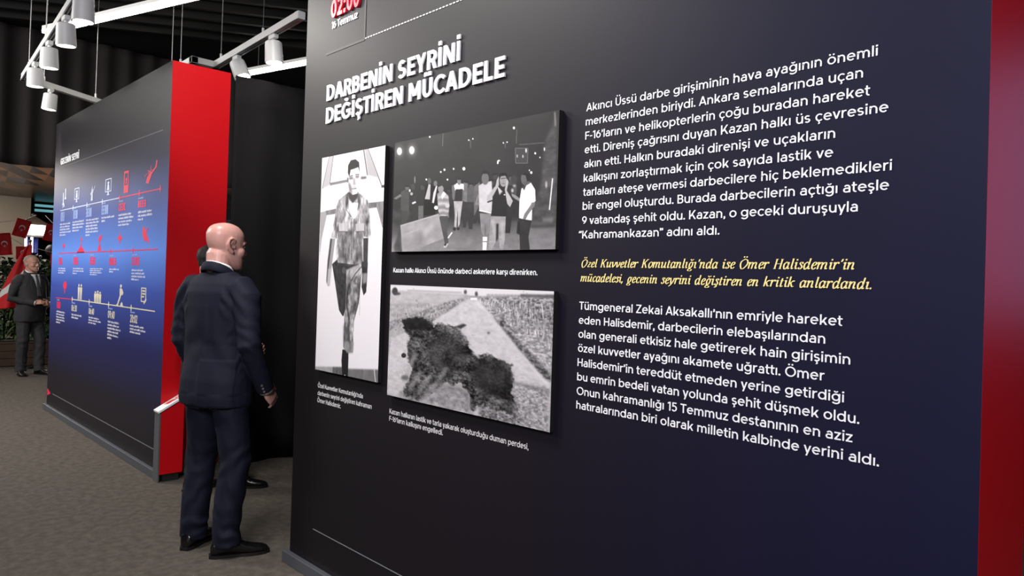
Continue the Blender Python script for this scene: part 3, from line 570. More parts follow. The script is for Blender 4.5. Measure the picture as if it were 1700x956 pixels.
p.fill([(500, 270), (600, 205), (645, 280), (650, 400), (615, 430), (610, 605), (550, 600), (475, 580), (480, 400)], 240); p.fill([(505, 250), (560, 215), (530, 290)], 60); p.line([(540, 400), (560, 330)], 4, 205, 0, .6)
p.disc(535, 165, 40, 66, 96); p.fill([(495, 120), (540, 95), (590, 115), (590, 210), (560, 200), (545, 130)], 30); p.fill([(520, 200), (590, 190), (590, 215), (535, 245)], 88)
p.fill([(648, 415), (640, 450), (570, 545), (540, 605), (515, 590), (530, 540), (600, 440), (610, 415)], 122, 0, 1, 8)
p.fill([(475, 585), (608, 605), (575, 780), (590, 915), (485, 915), (480, 740)], 46, 0, 1, 8); p.fill([(460, 620), (480, 600), (485, 760), (450, 740)], 30, 1)
print_board('photo_print', 'wide dark print of a night crowd walking past a concrete barrier', -2.673, -1.6965, 1.619, 2.098, p)

# print of a burnt patch on a country road
c3 = [(646, 474), (917, 482), (911, 717), (641, 659)]
p = Paint(246, 490, c3, 150); g = fbm(246, 490, 40, p.rng); g2 = fbm(246, 490, 90, p.rng, 2)
p.frame(630, 470, 3.413)
p.fill([(50, 15), (985, 40), (985, 85), (50, 60)], lambda x, y: 216+0*x, 1)
p.fill([(50, 48), (500, 70), (510, 100), (300, 230), (40, 380)], lambda x, y: 168+60*(g-.5), 2); p.fill([(55, 55), (490, 72), (400, 110), (50, 130)], 182, 3, 1, 16, 40); p.line([(50, 130), (270, 125)], 8, 140, 2, .6); p.line([(60, 190), (140, 180)], 8, 125, 2, .5)
p.fill([(370, 110), (500, 80), (330, 210), (140, 210), (50, 280), (48, 230), (240, 160)], lambda x, y: 140+110*(g2-.5), 1)
p.fill([(550, 80), (978, 60), (975, 480), (900, 420), (640, 200)], lambda x, y: 150+150*(g2-.5), 1)
p.fill([(640, 100), (980, 90), (978, 270), (830, 230)], lambda x, y: 118+170*(g2-.5), 4, .85)
for k in range(260):
    x = 560+p.rng.random()*415; y0 = 95+(x-560)*.28*p.rng.random()*2.2; hh = 14+p.rng.random()*46*(x-500)/450; p.line([(x, y0+hh), (x+(p.rng.random()-.5)*22, y0)], 4+p.rng.random()*3, 90+150*p.rng.random(), 0, .6)
for k in range(120):
    x = 60+p.rng.random()*370; y0 = 120+p.rng.random()*(150-(x-60)*.25); hh = 10+p.rng.random()*22; p.line([(x, y0+hh), (x+(p.rng.random()-.5)*12, y0)], 4, 100+120*p.rng.random(), 0, .5)
p.fill([(500, 92), (545, 92), (700, 260), (960, 555), (955, 840), (560, 760), (35, 640), (45, 430), (60, 320), (300, 215)], lambda x, y: 196+44*(g-.5)-30*np.clip(y-.75, 0, 1), 2)
p.fill([(520, 95), (560, 100), (800, 400), (955, 600), (955, 560), (700, 260)], 218, 3, .7)
p.fill([(640, 195), (690, 210), (840, 370), (965, 520), (960, 555), (930, 540), (780, 370)], lambda x, y: 96+130*(g2-.5), 2); p.fill([(690, 235), (960, 500), (965, 440), (800, 300)], lambda x, y: 168+120*(g2-.5), 2, .9)
p.fill([(745, 560), (955, 580), (950, 840), (770, 800)], lambda x, y: 152+130*(g2-.5), 3); p.line([(740, 560), (955, 612)], 12, 96, 2, .7)
p.fill([(560, 690), (760, 640), (800, 830), (560, 760)], lambda x, y: 120+150*(g2-.5), 4)
p.fill([(170, 560), (520, 590), (530, 750), (100, 650)], lambda x, y: 140+120*(g-.5), 5)
bm_ = [(120, 240), (130, 208), (200, 200), (250, 212), (380, 265), (440, 262), (485, 320), (520, 400), (550, 425), (615, 415), (720, 455), (750, 520), (745, 600), (770, 700), (720, 750), (640, 700), (560, 690), (530, 740), (500, 600), (380, 560), (300, 600), (230, 665), (120, 645), (150, 590), (190, 480), (150, 440), (170, 320)]
g3 = fbm(246, 490, 14, p.rng, 5); m = blur(p.mask(bm_), 9); mm = np.clip((m-.42+(g-.5)*1.0+(g3-.5)*.7)*3.6+.5, 0, 1); p.a = p.a*(1-mm)+(54+110*(g2-.5)+190*(g3-.5)+50*(g-.5))*mm
sp_ = np.clip((fbm(246, 490, 120, p.rng, 2)-.62)*8, 0, 1)*blur(p.mask([(140, 300), (480, 300), (560, 690), (90, 660)]), 8); p.a = p.a*(1-.35*sp_)+140*.35*sp_
p.fill([(125, 215), (200, 200), (250, 215), (300, 250), (230, 270), (140, 268)], 22, 2, .9, 18); p.fill([(420, 250), (470, 232), (490, 240), (455, 262)], 40, 1, .9)
p.fill([(530, 430), (700, 455), (745, 520), (735, 640), (600, 640), (520, 560)], 30, 6, .7); p.fill([(270, 320), (450, 300), (500, 430), (400, 540), (280, 480)], 42, 6, .5)
for a_, b_ in (((160, 620), (230, 510)), ((210, 640), (290, 520)), ((250, 640), (330, 560)), ((140, 560), (200, 400)), ((330, 560), (380, 480))): p.line([a_, b_], 26, 160, 4, .6)
p.disc(132, 418, 14, 14, 45); p.disc(612, 283, 9, 6, 100, 1); p.disc(140, 545, 22, 14, 100, 2)
p.disc(80, 52, 16, 22, 60, 1); p.disc(92, 66, 20, 8, 70, 1); p.disc(480, 52, 9, 12, 80, 1); p.disc(542, 62, 8, 14, 70, 1); p.fill([(790, 60), (985, 62), (985, 84), (790, 76)], 96, 1, 1, 20)
for x in range(610, 790, 22): p.disc(x, 68, 12, 5, 120, 1, .7)
p.fill([(510, 84), (545, 84), (548, 97), (508, 97)], 232, 0); p.line([(150, 46), (460, 56)], 7, 140, 1, .7)
print_board('photo_print', 'wide pale print of a country road with a burnt black patch', -2.672, -1.6965, .992, 1.4745, p)
# ------------------------------------------------------------------ timeline artwork of the distant display wall
IC = [('rocket', 'W', -8.651, -8.485, 2.13, 2.318), ('screen', 'W', -8.172, -8.002, 2.154, 2.293), ('minaret', 'W', -7.613, -7.462, 2.136, 2.282), ('screen', 'W', -7.133, -6.952, 2.155, 2.299), ('phone', 'R', -6.602, -6.481, 2.14, 2.322), ('helicopter', 'R', -6.062, -5.808, 2.175, 2.339), ('burst', 'R', -8.587, -8.463, 1.69, 1.778), ('heap', 'R', -8.02, -7.736, 1.658, 1.81), ('tower', 'R', -7.32, -7.175, 1.671, 1.813), ('burst', 'R', -6.734, -6.589, 1.715, 1.825), ('jet', 'R', -6.089, -5.92, 1.714, 1.852), ('bulb', 'R', -8.498, -8.34, 1.249, 1.375), ('pair', 'C', -7.925, -7.769, 1.211, 1.361), ('trio', 'C', -7.364, -7.136, 1.204, 1.314), ('gunman', 'C', -6.696, -6.517, 1.204, 1.389), ('document', 'C', -6.07, -5.952, 1.25, 1.374)]
NU = [('B', -8.686, -8.539, 1.988, 2.082), ('B', -8.184, -8.032, 1.993, 2.077), ('B', -7.728, -7.539, 1.991, 2.072), ('B', -7.217, -7.017, 1.991, 2.072), ('R', -6.716, -6.538, 1.998, 2.061), ('R', -6.218, -6.025, 2.0, 2.056), ('R', -8.702, -8.564, 1.542, 1.61), ('R', -8.122, -7.95, 1.544, 1.614), ('R', -7.536, -7.363, 1.546, 1.615), ('R', -6.936, -6.74, 1.543, 1.605), ('R', -6.319, -6.13, 1.545, 1.61), ('R', -8.719, -8.57, 1.091, 1.159), ('C', -8.133, -7.937, 1.09, 1.152), ('C', -7.519, -7.347, 1.092, 1.148), ('C', -6.92, -6.731, 1.09, 1.154), ('C', -6.314, -6.138, 1.089, 1.152)]
TX = [(5, -8.71, -8.261, 1.834, 1.973), (4, -8.207, -7.764, 1.865, 1.978), (6, -7.72, -7.277, 1.809, 1.977), (2, -7.213, -6.823, 1.921, 1.978), (4, -6.718, -6.305, 1.868, 1.98), (3, -6.209, -5.843, 1.894, 1.98), (3, -8.716, -8.39, 1.447, 1.515), (3, -8.133, -7.717, 1.449, 1.519), (4, -7.523, -7.123, 1.448, 1.519), (2, -6.927, -6.658, 1.478, 1.52), (4, -6.32, -5.963, 1.421, 1.52), (5, -8.728, -8.36, 0.935, 1.073), (2, -8.121, -7.729, 1.017, 1.074), (3, -7.517, -7.118, 1.005, 1.076), (6, -6.915, -6.543, 0.909, 1.075), (3, -6.314, -5.928, 1.003, 1.078)]
LN = [('W', -8.717, 2.102, -6.703, 2.11), ('R', -6.703, 2.11, -5.708, 2.116), ('R', -8.742, 1.658, -5.723, 1.667), ('R', -8.77, 1.196, -8.12, 1.204), ('C', -8.12, 1.204, -5.742, 1.204)]
DOT = [('W', -8.212, 2.104), ('W', -7.712, 2.104), ('W', -7.21, 2.105), ('R', -6.703, 2.11), ('R', -6.197, 2.114), ('R', -5.718, 2.116), ('R', -6.901, 1.662), ('R', -6.302, 1.663), ('C', -8.12, 1.204), ('C', -7.517, 1.201), ('C', -6.911, 1.203), ('C', -6.301, 1.204)]
tone = {'W': mat('icon_white', (205, 214, 236), .5), 'R': mat('icon_red', (236, 44, 84), .5), 'C': mat('icon_cream', (226, 218, 190), .5), 'B': mat('icon_blue', (150, 174, 226), .5)}
def circ(cx, cy, r, ry=None, n=14): return [(cx+r*math.cos(2*PI*i/n), cy+(ry or r)*math.sin(2*PI*i/n)) for i in range(n)]
def fr(x0, y0, x1, y1, t): return [[(x0, y0), (x1, y0), (x1, y0+t), (x0, y0+t)], [(x0, y1-t), (x1, y1-t), (x1, y1), (x0, y1)], [(x0, y0), (x0+t*1.6, y0), (x0+t*1.6, y1), (x0, y1)], [(x1-t*1.6, y0), (x1, y0), (x1, y1), (x1-t*1.6, y1)]]
def bar(x0, y0, x1, y1, t):
    d = math.hypot(x1-x0, y1-y0); nx, ny = -(y1-y0)/d*t/2, (x1-x0)/d*t/2; return [(x0+nx, y0+ny), (x1+nx, y1+ny), (x1-nx, y1-ny), (x0-nx, y0-ny)]
def figure(cx, w, h, y=0): return [circ(cx, y+h*.9, w*.3, h*.09), [(cx-w*.5, y+h*.78), (cx+w*.5, y+h*.78), (cx+w*.42, y+h*.42), (cx-w*.42, y+h*.42)], [(cx-w*.4, y+h*.45), (cx-w*.04, y+h*.45), (cx-w*.1, y), (cx-w*.36, y)], [(cx+w*.04, y+h*.45), (cx+w*.4, y+h*.45), (cx+w*.36, y), (cx+w*.1, y)]]
ICON = {
 'rocket': [bar(.25, .25, .25, .8, .2), bar(.75, .55, .75, 1, .2), [(.1, .25), (.4, .25), (.5, .12), (.0, .12)], bar(.1, .0, .5, .1, .06), bar(.6, .0, .45, .2, .08), [(.6, .55), (.9, .55), (1, .42), (.5, .42)]],
 'screen': fr(0, .2, 1, 1, .05)+[bar(.5, .05, .5, .2, .2), [(.3, 0), (.7, 0), (.7, .05), (.3, .05)], circ(.5, .75, .16, .08), [(.3, .3), (.7, .3), (.62, .66), (.38, .66)]],
 'minaret': [[(.2, 0), (.6, 0), (.55, .6), (.3, .6)], [(.3, .6), (.55, .6), (.45, .98)], bar(.6, .5, 1, .9, .08), bar(.1, .4, .3, .55, .1), circ(.45, .66, .16, .07)],
 'phone': fr(0, 0, 1, 1, .1)+[[(.1, .1), (.9, .1), (.9, .36), (.1, .36)], circ(.5, .62, .16, .07), [(.38, .42), (.62, .42), (.58, .56), (.42, .56)]],
 'helicopter': [[(.05, .05), (.3, .0), (.52, .3), (.6, .5), (.4, .52), (.15, .3)], bar(.5, .42, .95, .72, .09), bar(.92, .66, .98, 1, .1), bar(-.1, .38, .62, .62, .03), bar(.4, .45, .5, .82, .04), bar(.2, .62, .5, .5, .04)],
 'burst': [[(.5, 0), (.62, .36), (1, .5), (.62, .64), (.5, 1), (.38, .64), (0, .5), (.38, .36)], circ(.5, .5, .3, .2)],
 'heap': [[(0, 0), (1, 0), (.85, .25), (.55, .36), (.3, .28)], [(.42, .34), (.62, .36), (.56, .7)], [(.5, .7), (.66, .78), (.6, 1), (.48, .9)]],
 'tower': [[(.1, 0), (.9, 0), (.62, .4), (.4, .4)], [(.3, .55), (.7, .62), (1, .95), (.6, .98), (.2, .75)], bar(.45, .38, .5, .6, .1)],
 'jet': [[(.05, 1), (.25, .9), (.95, .12), (1, .0), (.7, .12), (.2, .3), (.02, .5)], bar(.4, .6, .75, .85, .12), bar(.2, .3, .5, .15, .1)],
 'bulb': [q for q in [circ(.5, .66, .45, .32), [(.36, .36), (.64, .36), (.56, 0), (.44, 0)]]],
 'pair': figure(.24, .46, 1)+figure(.76, .46, 1), 'trio': figure(.17, .33, .94)+figure(.5, .33, 1)+figure(.83, .33, .94),
 'gunman': [circ(.62, .9, .13, .08), [(.46, .8), (.78, .8), (.8, .5), (.5, .46)], [(.5, .48), (.72, .5), (.3, .06), (.12, .06)], bar(.78, .72, .96, .55, .14), [(.0, .0), (.3, .0), (.3, .07), (.0, .07)], [(.6, .0), (1, .0), (.95, .12), (.82, .2), (.66, .12)]],
 'document': fr(0, .1, 1, 1, .07)+[[(.2, .74), (.8, .74), (.8, .84), (.2, .84)], [(.2, .56), (.8, .56), (.8, .66), (.2, .66)], [(.2, .38), (.6, .38), (.6, .48), (.2, .48)], bar(.6, .02, 1.05, .3, .16)]}
def flat(name, polys, m, put, y=PY, d=.001):
    mb = MB()
    for i, pl in enumerate(polys):
        ar = sum(p[0]*q[1]-q[0]*p[1] for p, q in zip(pl, pl[1:]+pl[:1])); pl = pl if ar > 0 else pl[::-1]; n = len(pl); yd = y-d-(i % 9)*3e-5
        mb.add([(a, yd, b) for a, b in pl]+[(a, y+.0005, b) for a, b in pl], [tuple(range(n))]+[(k, k+n, (k+1) % n+n, (k+1) % n) for k in range(n)])
    return put(mb.build(name, m, fix=False))
for k, c, x0, x1, z0, z1 in IC:
    o = flat('icon', [[(x0+(x1-x0)*u, z0+(z1-z0)*v) for u, v in pl] for pl in ICON[k]], tone[c], put_far)
    o['label'] = {'W': 'white', 'R': 'red', 'C': 'cream'}[c]+' '+{'rocket': 'aircraft', 'minaret': 'figure', 'bulb': 'flower', 'pair': 'two standing figures', 'trio': 'three figures', 'gunman': 'crouching figure', 'phone': 'mobile phone'}.get(k, k)+' icon'
TIMES = {12: "06:30", 13: "06:40", 14: "09:40", 15: "20:02"}
rr = random.Random(5)
for i, (c, x0, x1, z0, z1) in enumerate(NU):
    if i in TIMES: lettering('time_numerals', [(TIMES[i], x0, x1, z0)], z1-z0, .17, tone[c], PY, put_far)
    else:                                # too small and worn in the print to be read
        P = []
        for k in range(4):
            a = x0+(x1-x0)*(k*.26); b = a+(x1-x0)*.19
            P += rr.sample(fr(a, z0, b, z1, .012), 3)+([[(a, (z0+z1)/2-.005), (b, (z0+z1)/2-.005), (b, (z0+z1)/2+.006), (a, (z0+z1)/2+.006)]] if rr.random() < .6 else [])
        flat('time_numerals', P, tone[c], put_far)
    flat('small_text', [[(x0+k*.014, z1+.012), (x0+k*.014+.008, z1+.012), (x0+k*.014+.008, z1+.024), (x0+k*.014, z1+.024)] for k in range(int((x1-x0)*.7/.014))], tone['B'], put_far)
for n, x0, x1, z0, z1 in TX:             # blurred lines of small print
    P = []; pit = (z1-z0)/n
    for k in range(n):
        x = x0; end = x0+(x1-x0)*((.78+.22*rr.random()) if k < n-1 else (.25+.5*rr.random())); zb = z1-(k+.82)*pit
        while x < end:
            wl = rr.randint(4, 9)
            for j in range(wl):
                if x > end: break
                hh = pit*(.42 if rr.random() < .7 else .62); st = rr.random()
                P.append([(x, zb), (x+.0055, zb), (x+.0055, zb+hh), (x, zb+hh)])
                if st < .75: P.append([(x, zb+pit*.34), (x+.013, zb+pit*.34), (x+.013, zb+pit*.43), (x, zb+pit*.43)])
                if st > .3: P.append([(x, zb), (x+.013, zb), (x+.013, zb+pit*.09), (x, zb+pit*.09)])
                x += .0155
            x += .012
    flat('small_text', P, ink_white, put_far)
for c, x0, z0, x1, z1 in LN: flat('timeline', [bar(x0, z0, x1, z1, .0085)], tone[c], put_far)
for c, x, z in DOT: flat('timeline_mark', [bar(x, z-.026, x, z+.026, .016), circ(x, z, .016)], tone[c], put_far)
lettering('heading', [("GECENİN", -8.765, -8.355, 2.581)], .064, .2, letter_white, PY, put_far, depth=.004)
lettering('heading', [("SEYRİ", -8.318, -8.052, 2.582)], .064, .2, letter_white, PY, put_far, depth=.004)
dm = MB()
for k in range(140): dm.box((-8.773+k*.022, PY-.002, 2.5495), (-8.773+k*.022+.014, PY+.001, 2.5545))
put_far(dm.build('dashed_line', near_grey))
put_far(boxo('thin_line', (-8.77, PY-.0015, .191), (-5.67, PY+.001, .197), near_grey))
flat('red_mark', [[(-9.0, .15), (-8.86, .185), (-9.0, .225)]], tone['R'], put_far)

# ------------------------------------------------------------------ reading stand in front of the red end
ls = thing('lectern', 'small grey and red reading stand with white sloping top beside the blue display', 'reading stand', (-5.49, 1.87, 0))
inv = Matrix.Translation(-Vector(ls.location))
def put_ls(o): o.parent = ls; o.matrix_parent_inverse = inv; return o
X0, X1, Y0, Y1 = -5.546, -5.45, 1.815, 1.985
m_ = MB(); sd = [(Y0+.012, .055), (Y1, .055), (Y1, .578), (Y0+.012, .493)]
m_.add([(X0, y, z) for y, z in sd]+[(X1, y, z) for y, z in sd], [(0, 1, 2, 3), (7, 6, 5, 4), (0, 4, 5, 1), (1, 5, 6, 2), (2, 6, 7, 3), (3, 7, 4, 0)])
put_ls(m_.build('body', red_lacquer))['label'] = 'red lacquered body'
put_ls(boxo('front_plate', (X0, Y0, 0), (X1+.003, Y0+.012, .49), mat('plate_grey', (96, 98, 102), .5, .3), bevel=.002))
put_ls(boxo('plinth', (X0+.01, Y0+.04, 0), (X1-.012, Y1-.02, .055), mat('plinth_black', (14, 14, 14), .7)))
tp = MB(); n_ = Vector((0, -.095, .263)).normalized(); A, B = Vector((0, Y0-.005, .494)), Vector((0, Y1, .592))
tp.add([(x, p.y, p.z) for p in (A, B) for x in (X0, X1+.006)]+[(x, (p+n_*.014).y, (p+n_*.014).z) for p in (A, B) for x in (X0, X1+.006)], [(0, 2, 3, 1), (4, 5, 7, 6), (0, 1, 5, 4), (2, 6, 7, 3), (0, 4, 6, 2), (1, 3, 7, 5)])
top = put_ls(tp.build('top', mat('top_white', (244, 243, 242), .45)))
em = MB(); e1, e2 = Vector((1, 0, 0)), (B-A).normalized(); c0 = A+(B-A)*.56+n_*.0143+e1*((X0+X1)/2)
for (cx, cy, r, ry) in ((0, 0, .022, .03), (.012, .03, .012, .02), (-.014, -.022, .01, .02)):
    em.add([c0+e1*(cx+r*math.cos(2*PI*i/14))+e2*(cy+ry*math.sin(2*PI*i/14)) for i in range(14)], [tuple(range(14))])
for k in range(2): em.add([c0+e1*q[0]+e2*(q[1]+.05+k*.016) for q in ((-.03, 0), (.03, 0), (.03, .006), (-.03, .006))], [(0, 1, 2, 3)])
put_ls(em.build('emblem', letter_red, fix=False))['label'] = 'small red emblem'

# ------------------------------------------------------------------ curtains
def curtain(name, label, p0, p1, z0, z1, pitch, amp, m, seed):
    """pleated cloth hanging between two plan points"""
    r = np.random.default_rng(seed); p0, p1 = np.array(p0, float), np.array(p1, float); L = np.linalg.norm(p1-p0); n = int(L/pitch*8); d = (p1-p0)/L; nr = np.array([-d[1], d[0]])
    t = np.linspace(0, L, n); ph = np.cumsum(.8+.4*r.random(n))*2*PI/8; nz = 14; V = []
    for k in range(nz+1):
        z = z0+(z1-z0)*k/nz; a = amp*(1.15-.5*k/nz); off = a*np.sin(ph)+a*.5*np.sin(ph*.37+k*.12)
        for ti, oi in zip(t, off): q = p0+d*ti+nr*oi; V.append((q[0], q[1], z))
    F = [(k*n+j, k*n+j+1, (k+1)*n+j+1, (k+1)*n+j) for k in range(nz) for j in range(n-1)]
    me = bpy.data.meshes.new(name); me.from_pydata(V, [], F); me.update(); me.polygons.foreach_set('use_smooth', [True]*len(F))
    o = link(name, me, None, m); md = o.modifiers.new('cloth', 'SOLIDIFY'); md.thickness = .004; return tag(o, label, 'curtain')
curtain('curtain', 'black pleated floor-length curtain closing the gap behind the dark-suited bald man', (-5.575, 2.34), (-5.575, 6.6), .012, 3.045, .34, .02, mat('curtain_black', (27, 26, 27), .9, spec=.15), 2)
curtain('curtain', 'dark grey pleated curtain hanging high under the ceiling at the far end', (-11, -3), (-11, 8.5), 2.8, 4.55, .30, .035, mat('curtain_grey', (46, 42, 43), .9, spec=.1), 4)

# ------------------------------------------------------------------ suspended tracks, spotlights and light bars
track_white = mat('track_white', (240, 240, 240), .4); slot_dark = mat('slot_dark', (60, 60, 66), .5); cable_m = mat('cable_steel', (150, 150, 150), .4, .8)
glow = mat('lamp_glow', (255, 250, 240), .5, emit=(255, 250, 240), estr=14); glow_bar = mat('bar_glow', (255, 252, 244), .5, emit=(255, 250, 238), estr=14)
def track(label, pieces, cables, loc):
    t = thing('light_track', label, 'light track', loc, 0, None); inv = Matrix.Translation(-Vector(loc))
    def put(o): o.parent = t; o.matrix_parent_inverse = inv; return o
    for a, b in pieces:
        a, b = Vector(a), Vector(b); d = (b-a).normalized(); s = Vector((-d.y, d.x, 0)); m1 = MB(); m2 = MB()
        def bx(mb, off, hw, z0, z1, e=0):
            mb.add([a-d*e+s*(off-hw)+Vector((0, 0, z0)), a-d*e+s*(off+hw)+Vector((0, 0, z0)), b+d*e+s*(off+hw)+Vector((0, 0, z0)), b+d*e+s*(off-hw)+Vector((0, 0, z0)),
                    a-d*e+s*(off-hw)+Vector((0, 0, z1)), a-d*e+s*(off+hw)+Vector((0, 0, z1)), b+d*e+s*(off+hw)+Vector((0, 0, z1)), b+d*e+s*(off-hw)+Vector((0, 0, z1))], [(0,3,2,1),(4,5,6,7),(0,1,5,4),(1,2,6,5),(2,3,7,6),(3,0,4,7)])
        bx(m1, 0, .028, -.004, .03); bx(m1, -.024, .005, -.024, -.004); bx(m1, .024, .005, -.024, -.004); bx(m1, 0, .0035, -.02, -.004)
        bx(m2, 0, .018, -.0045, -.0038)
        r = put(m1.build('rail', track_white)); sl = m2.build('slot', slot_dark); sl.parent = r
        for q in (a, b): put(MB().box((q.x-.03, q.y-.03, q.z-.026), (q.x+.03, q.y+.03, q.z+.032)).build('end_cap', track_white, bevel=.004))
    for x, y, z in cables:
        put(MB().tube([(x, y, z+.03), (x, y, 4.6)], .0035, 6).build('cable', cable_m)); put(MB().tube([(x, y, z+.03), (x, y, z+.08)], .011, 8).build('cable_grip', track_white))
    return t
track('white angled light track above the left display, four spotlights on its long arm', [((-8.68, 1.49, 3.4), (-4.0, 1.16, 3.4)), ((-8.68, 1.49, 3.4), (-9.23, 2.32, 3.4))], [(-8.32, 1.465, 3.4), (-7.22, 1.387, 3.4), (-6.11, 1.309, 3.4), (-8.81, 1.687, 3.4), (-9.19, 2.26, 3.4)], (-8.68, 1.49, 3.4))
track('white light track jutting out from behind the red end board', [((-6.71, 2.62, 3.4), (-4.95, 2.53, 3.4)), ((-6.705, 2.42, 3.4), (-6.71, 2.62, 3.4)), ((-7.6, 2.44, 3.4), (-6.705, 2.42, 3.4))], [(-6.58, 2.613, 3.4), (-5.63, 2.565, 3.4), (-7.05, 2.427, 3.4), (-7.3, 2.433, 3.4)], (-6.71, 2.62, 3.4))
def head(label, x, y, target, power, deg=62, rail_y=None, group='white track spotlights'):
    """tiltable can spotlight under a track; local -Z is its beam"""
    t = thing('track_spotlight', label, 'spotlight', (x, y, 3.376), 0, group)
    MB().box((-.05, -.02, -.034), (.05, .02, 0)).build('adapter', track_white, t, bevel=.004)
    MB().tube([(0, 0, -.03), (0, 0, -.066)], .011, 10).build('pivot', track_white, t)
    c = Vector((x, y, 3.376-.05)); d = (Vector(target)-c); d.normalize(); rot = d.to_track_quat('-Z', 'Y').to_matrix()
    prof = [(.0, -.005), (.055, -.005), (.063, -.012), (.070, -.165), (.070, -.17), (.062, -.17), (.060, -.155), (0, -.155)]
    n = 28; rings = [[rot @ Vector((r*math.cos(2*PI*j/n), r*math.sin(2*PI*j/n), z))+Vector((0, 0, -.05)) for j in range(n)] for r, z in prof[1:-1]]
    h = MB().loft(rings).build('housing', track_white, t, smooth=True); sm = h.modifiers.new('edge', 'EDGE_SPLIT'); sm.split_angle = .7
    g = MB().add([rot @ Vector((.059*math.cos(2*PI*j/n), .059*math.sin(2*PI*j/n), -.158))+Vector((0, 0, -.05)) for j in range(n)], [tuple(range(n))]).build('lens', glow, t, fix=False)
    p = c+rot @ Vector((0, 0, -.175)); l = spot('spot_beam', p, target, power, deg, .8, .05); return t
head('white track spotlight nearest the camera, cut by the upper edge of the photo', -5.53, 1.268, (-5.6, 1.3, 0), 60)
head('white track spotlight on the long arm, in front of the bright light bar', -6.23, 1.317, (-6.4, 1.5, 0), 60)
head('white track spotlight on the long arm, next to the corner one', -7.03, 1.374, (-7.2, 1.5, 0), 60)
head('white track spotlight at the corner where the two arms of the track meet', -7.85, 1.43, (-8, 1.6, 0), 60)
head('white track spotlight hanging alone on the short crossing arm', -8.86, 1.76, (-9, 1.55, 0), 40)
head('white track spotlight tilted under the track right of the red end board', -5.42, 2.554, (-5.25, 2.75, 0), 10)
head('white track spotlight half hidden behind the top edge of the red end board', -6.19, 2.594, (-5.7, 2.75, 2.4), 4)
def bar_light(label, a, b):
    a, b = Vector(a), Vector(b); d = (b-a).normalized(); s = Vector((-d.y, d.x, 0)); t = thing('light_bar', label, 'light bar', a); inv = Matrix.Translation(-a)
    def bx(hw, z0, z1, name, m):
        P = [q+s*k+Vector((0, 0, z)) for z in (z0, z1) for q, k in ((a, -hw), (a, hw), (b, hw), (b, -hw))]
        o = MB().add(P, [(0,3,2,1),(4,5,6,7),(0,1,5,4),(1,2,6,5),(2,3,7,6),(3,0,4,7)]).build(name, m); o.parent = t; o.matrix_parent_inverse = inv
    bx(.035, .012, .05, 'housing', track_white); bx(.034, -.03, .012, 'diffuser', glow_bar)
    for k in (.12, .88):
        q = a+(b-a)*k; o = MB().tube([q+Vector((0, 0, .05)), (q.x, q.y, 4.6)], .0035, 6).build('cable', cable_m); o.parent = t; o.matrix_parent_inverse = inv
bar_light('long glowing white light bar crossing above the left display', (-9.71, 1.85, 4.2), (-5.9, 3.08, 4.2))
bar_light('glowing white light bar above the black curtain, its right end behind the large display', (-9.65, 4.11, 4.2), (-6.9, 4.83, 4.2))
# ------------------------------------------------------------------ people
from mathutils import noise as mnoise
def nz(x, y, z): return mnoise.noise(Vector((x, y, z)))
def ring(c, u, v, n=28, e=2.0):
    c, u, v = Vector(c), Vector(u), Vector(v); out = []
    for j in range(n):
        a = 2*PI*j/n; ca, sa = math.cos(a), math.sin(a)
        out.append(c+u*math.copysign(abs(ca)**(2/e), ca)+v*math.copysign(abs(sa)**(2/e), sa))
    return out
def sculpt(name, mb, voxel, smooth, m, parent, disp=None, split=None):
    """fuses overlapping closed volumes into one continuous skin and lays folds into it"""
    me = mb.mesh('tmp'); bm = bmesh.new(); bm.from_mesh(me); bmesh.ops.recalc_face_normals(bm, faces=bm.faces); bm.to_mesh(me); bm.free()
    o = bpy.data.objects.new('tmp', me); COL.objects.link(o)
    r = o.modifiers.new('r', 'REMESH'); r.mode = 'VOXEL'; r.voxel_size = voxel
    if smooth: s = o.modifiers.new('s', 'SMOOTH'); s.factor = .5; s.iterations = smooth
    dg = bpy.context.evaluated_depsgraph_get(); nm = bpy.data.meshes.new_from_object(o.evaluated_get(dg)); bpy.data.objects.remove(o); bpy.data.meshes.remove(me)
    nm.name = name
    if disp:
        n = len(nm.vertices); co = np.empty(n*3); nm.vertices.foreach_get('co', co); no = np.empty(n*3); nm.vertex_normals.foreach_get('vector', no); co = co.reshape(-1, 3); no = no.reshape(-1, 3)
        d = np.array([disp(*p, *q) for p, q in zip(co, no)]); co += no*d[:, None]; nm.vertices.foreach_set('co', co.ravel()); nm.update()
    nm.polygons.foreach_set('use_smooth', [True]*len(nm.polygons))
    return link(name, nm, parent, m)
def smooth_rows(R, m=5):
    P = np.array(R, float); Q = np.vstack([2*P[0]-P[1], P, 2*P[-1]-P[-2]]); o = []
    for i in range(1, len(Q)-2):
        for t in np.linspace(0, 1, m+1)[:-1]: o.append(.5*(2*Q[i]+(Q[i+1]-Q[i-1])*t+(2*Q[i-1]-5*Q[i]+4*Q[i+1]-Q[i+2])*t*t+(-Q[i-1]+3*Q[i]-3*Q[i+1]+Q[i+2])*t**3))
    return o+[P[-1]]
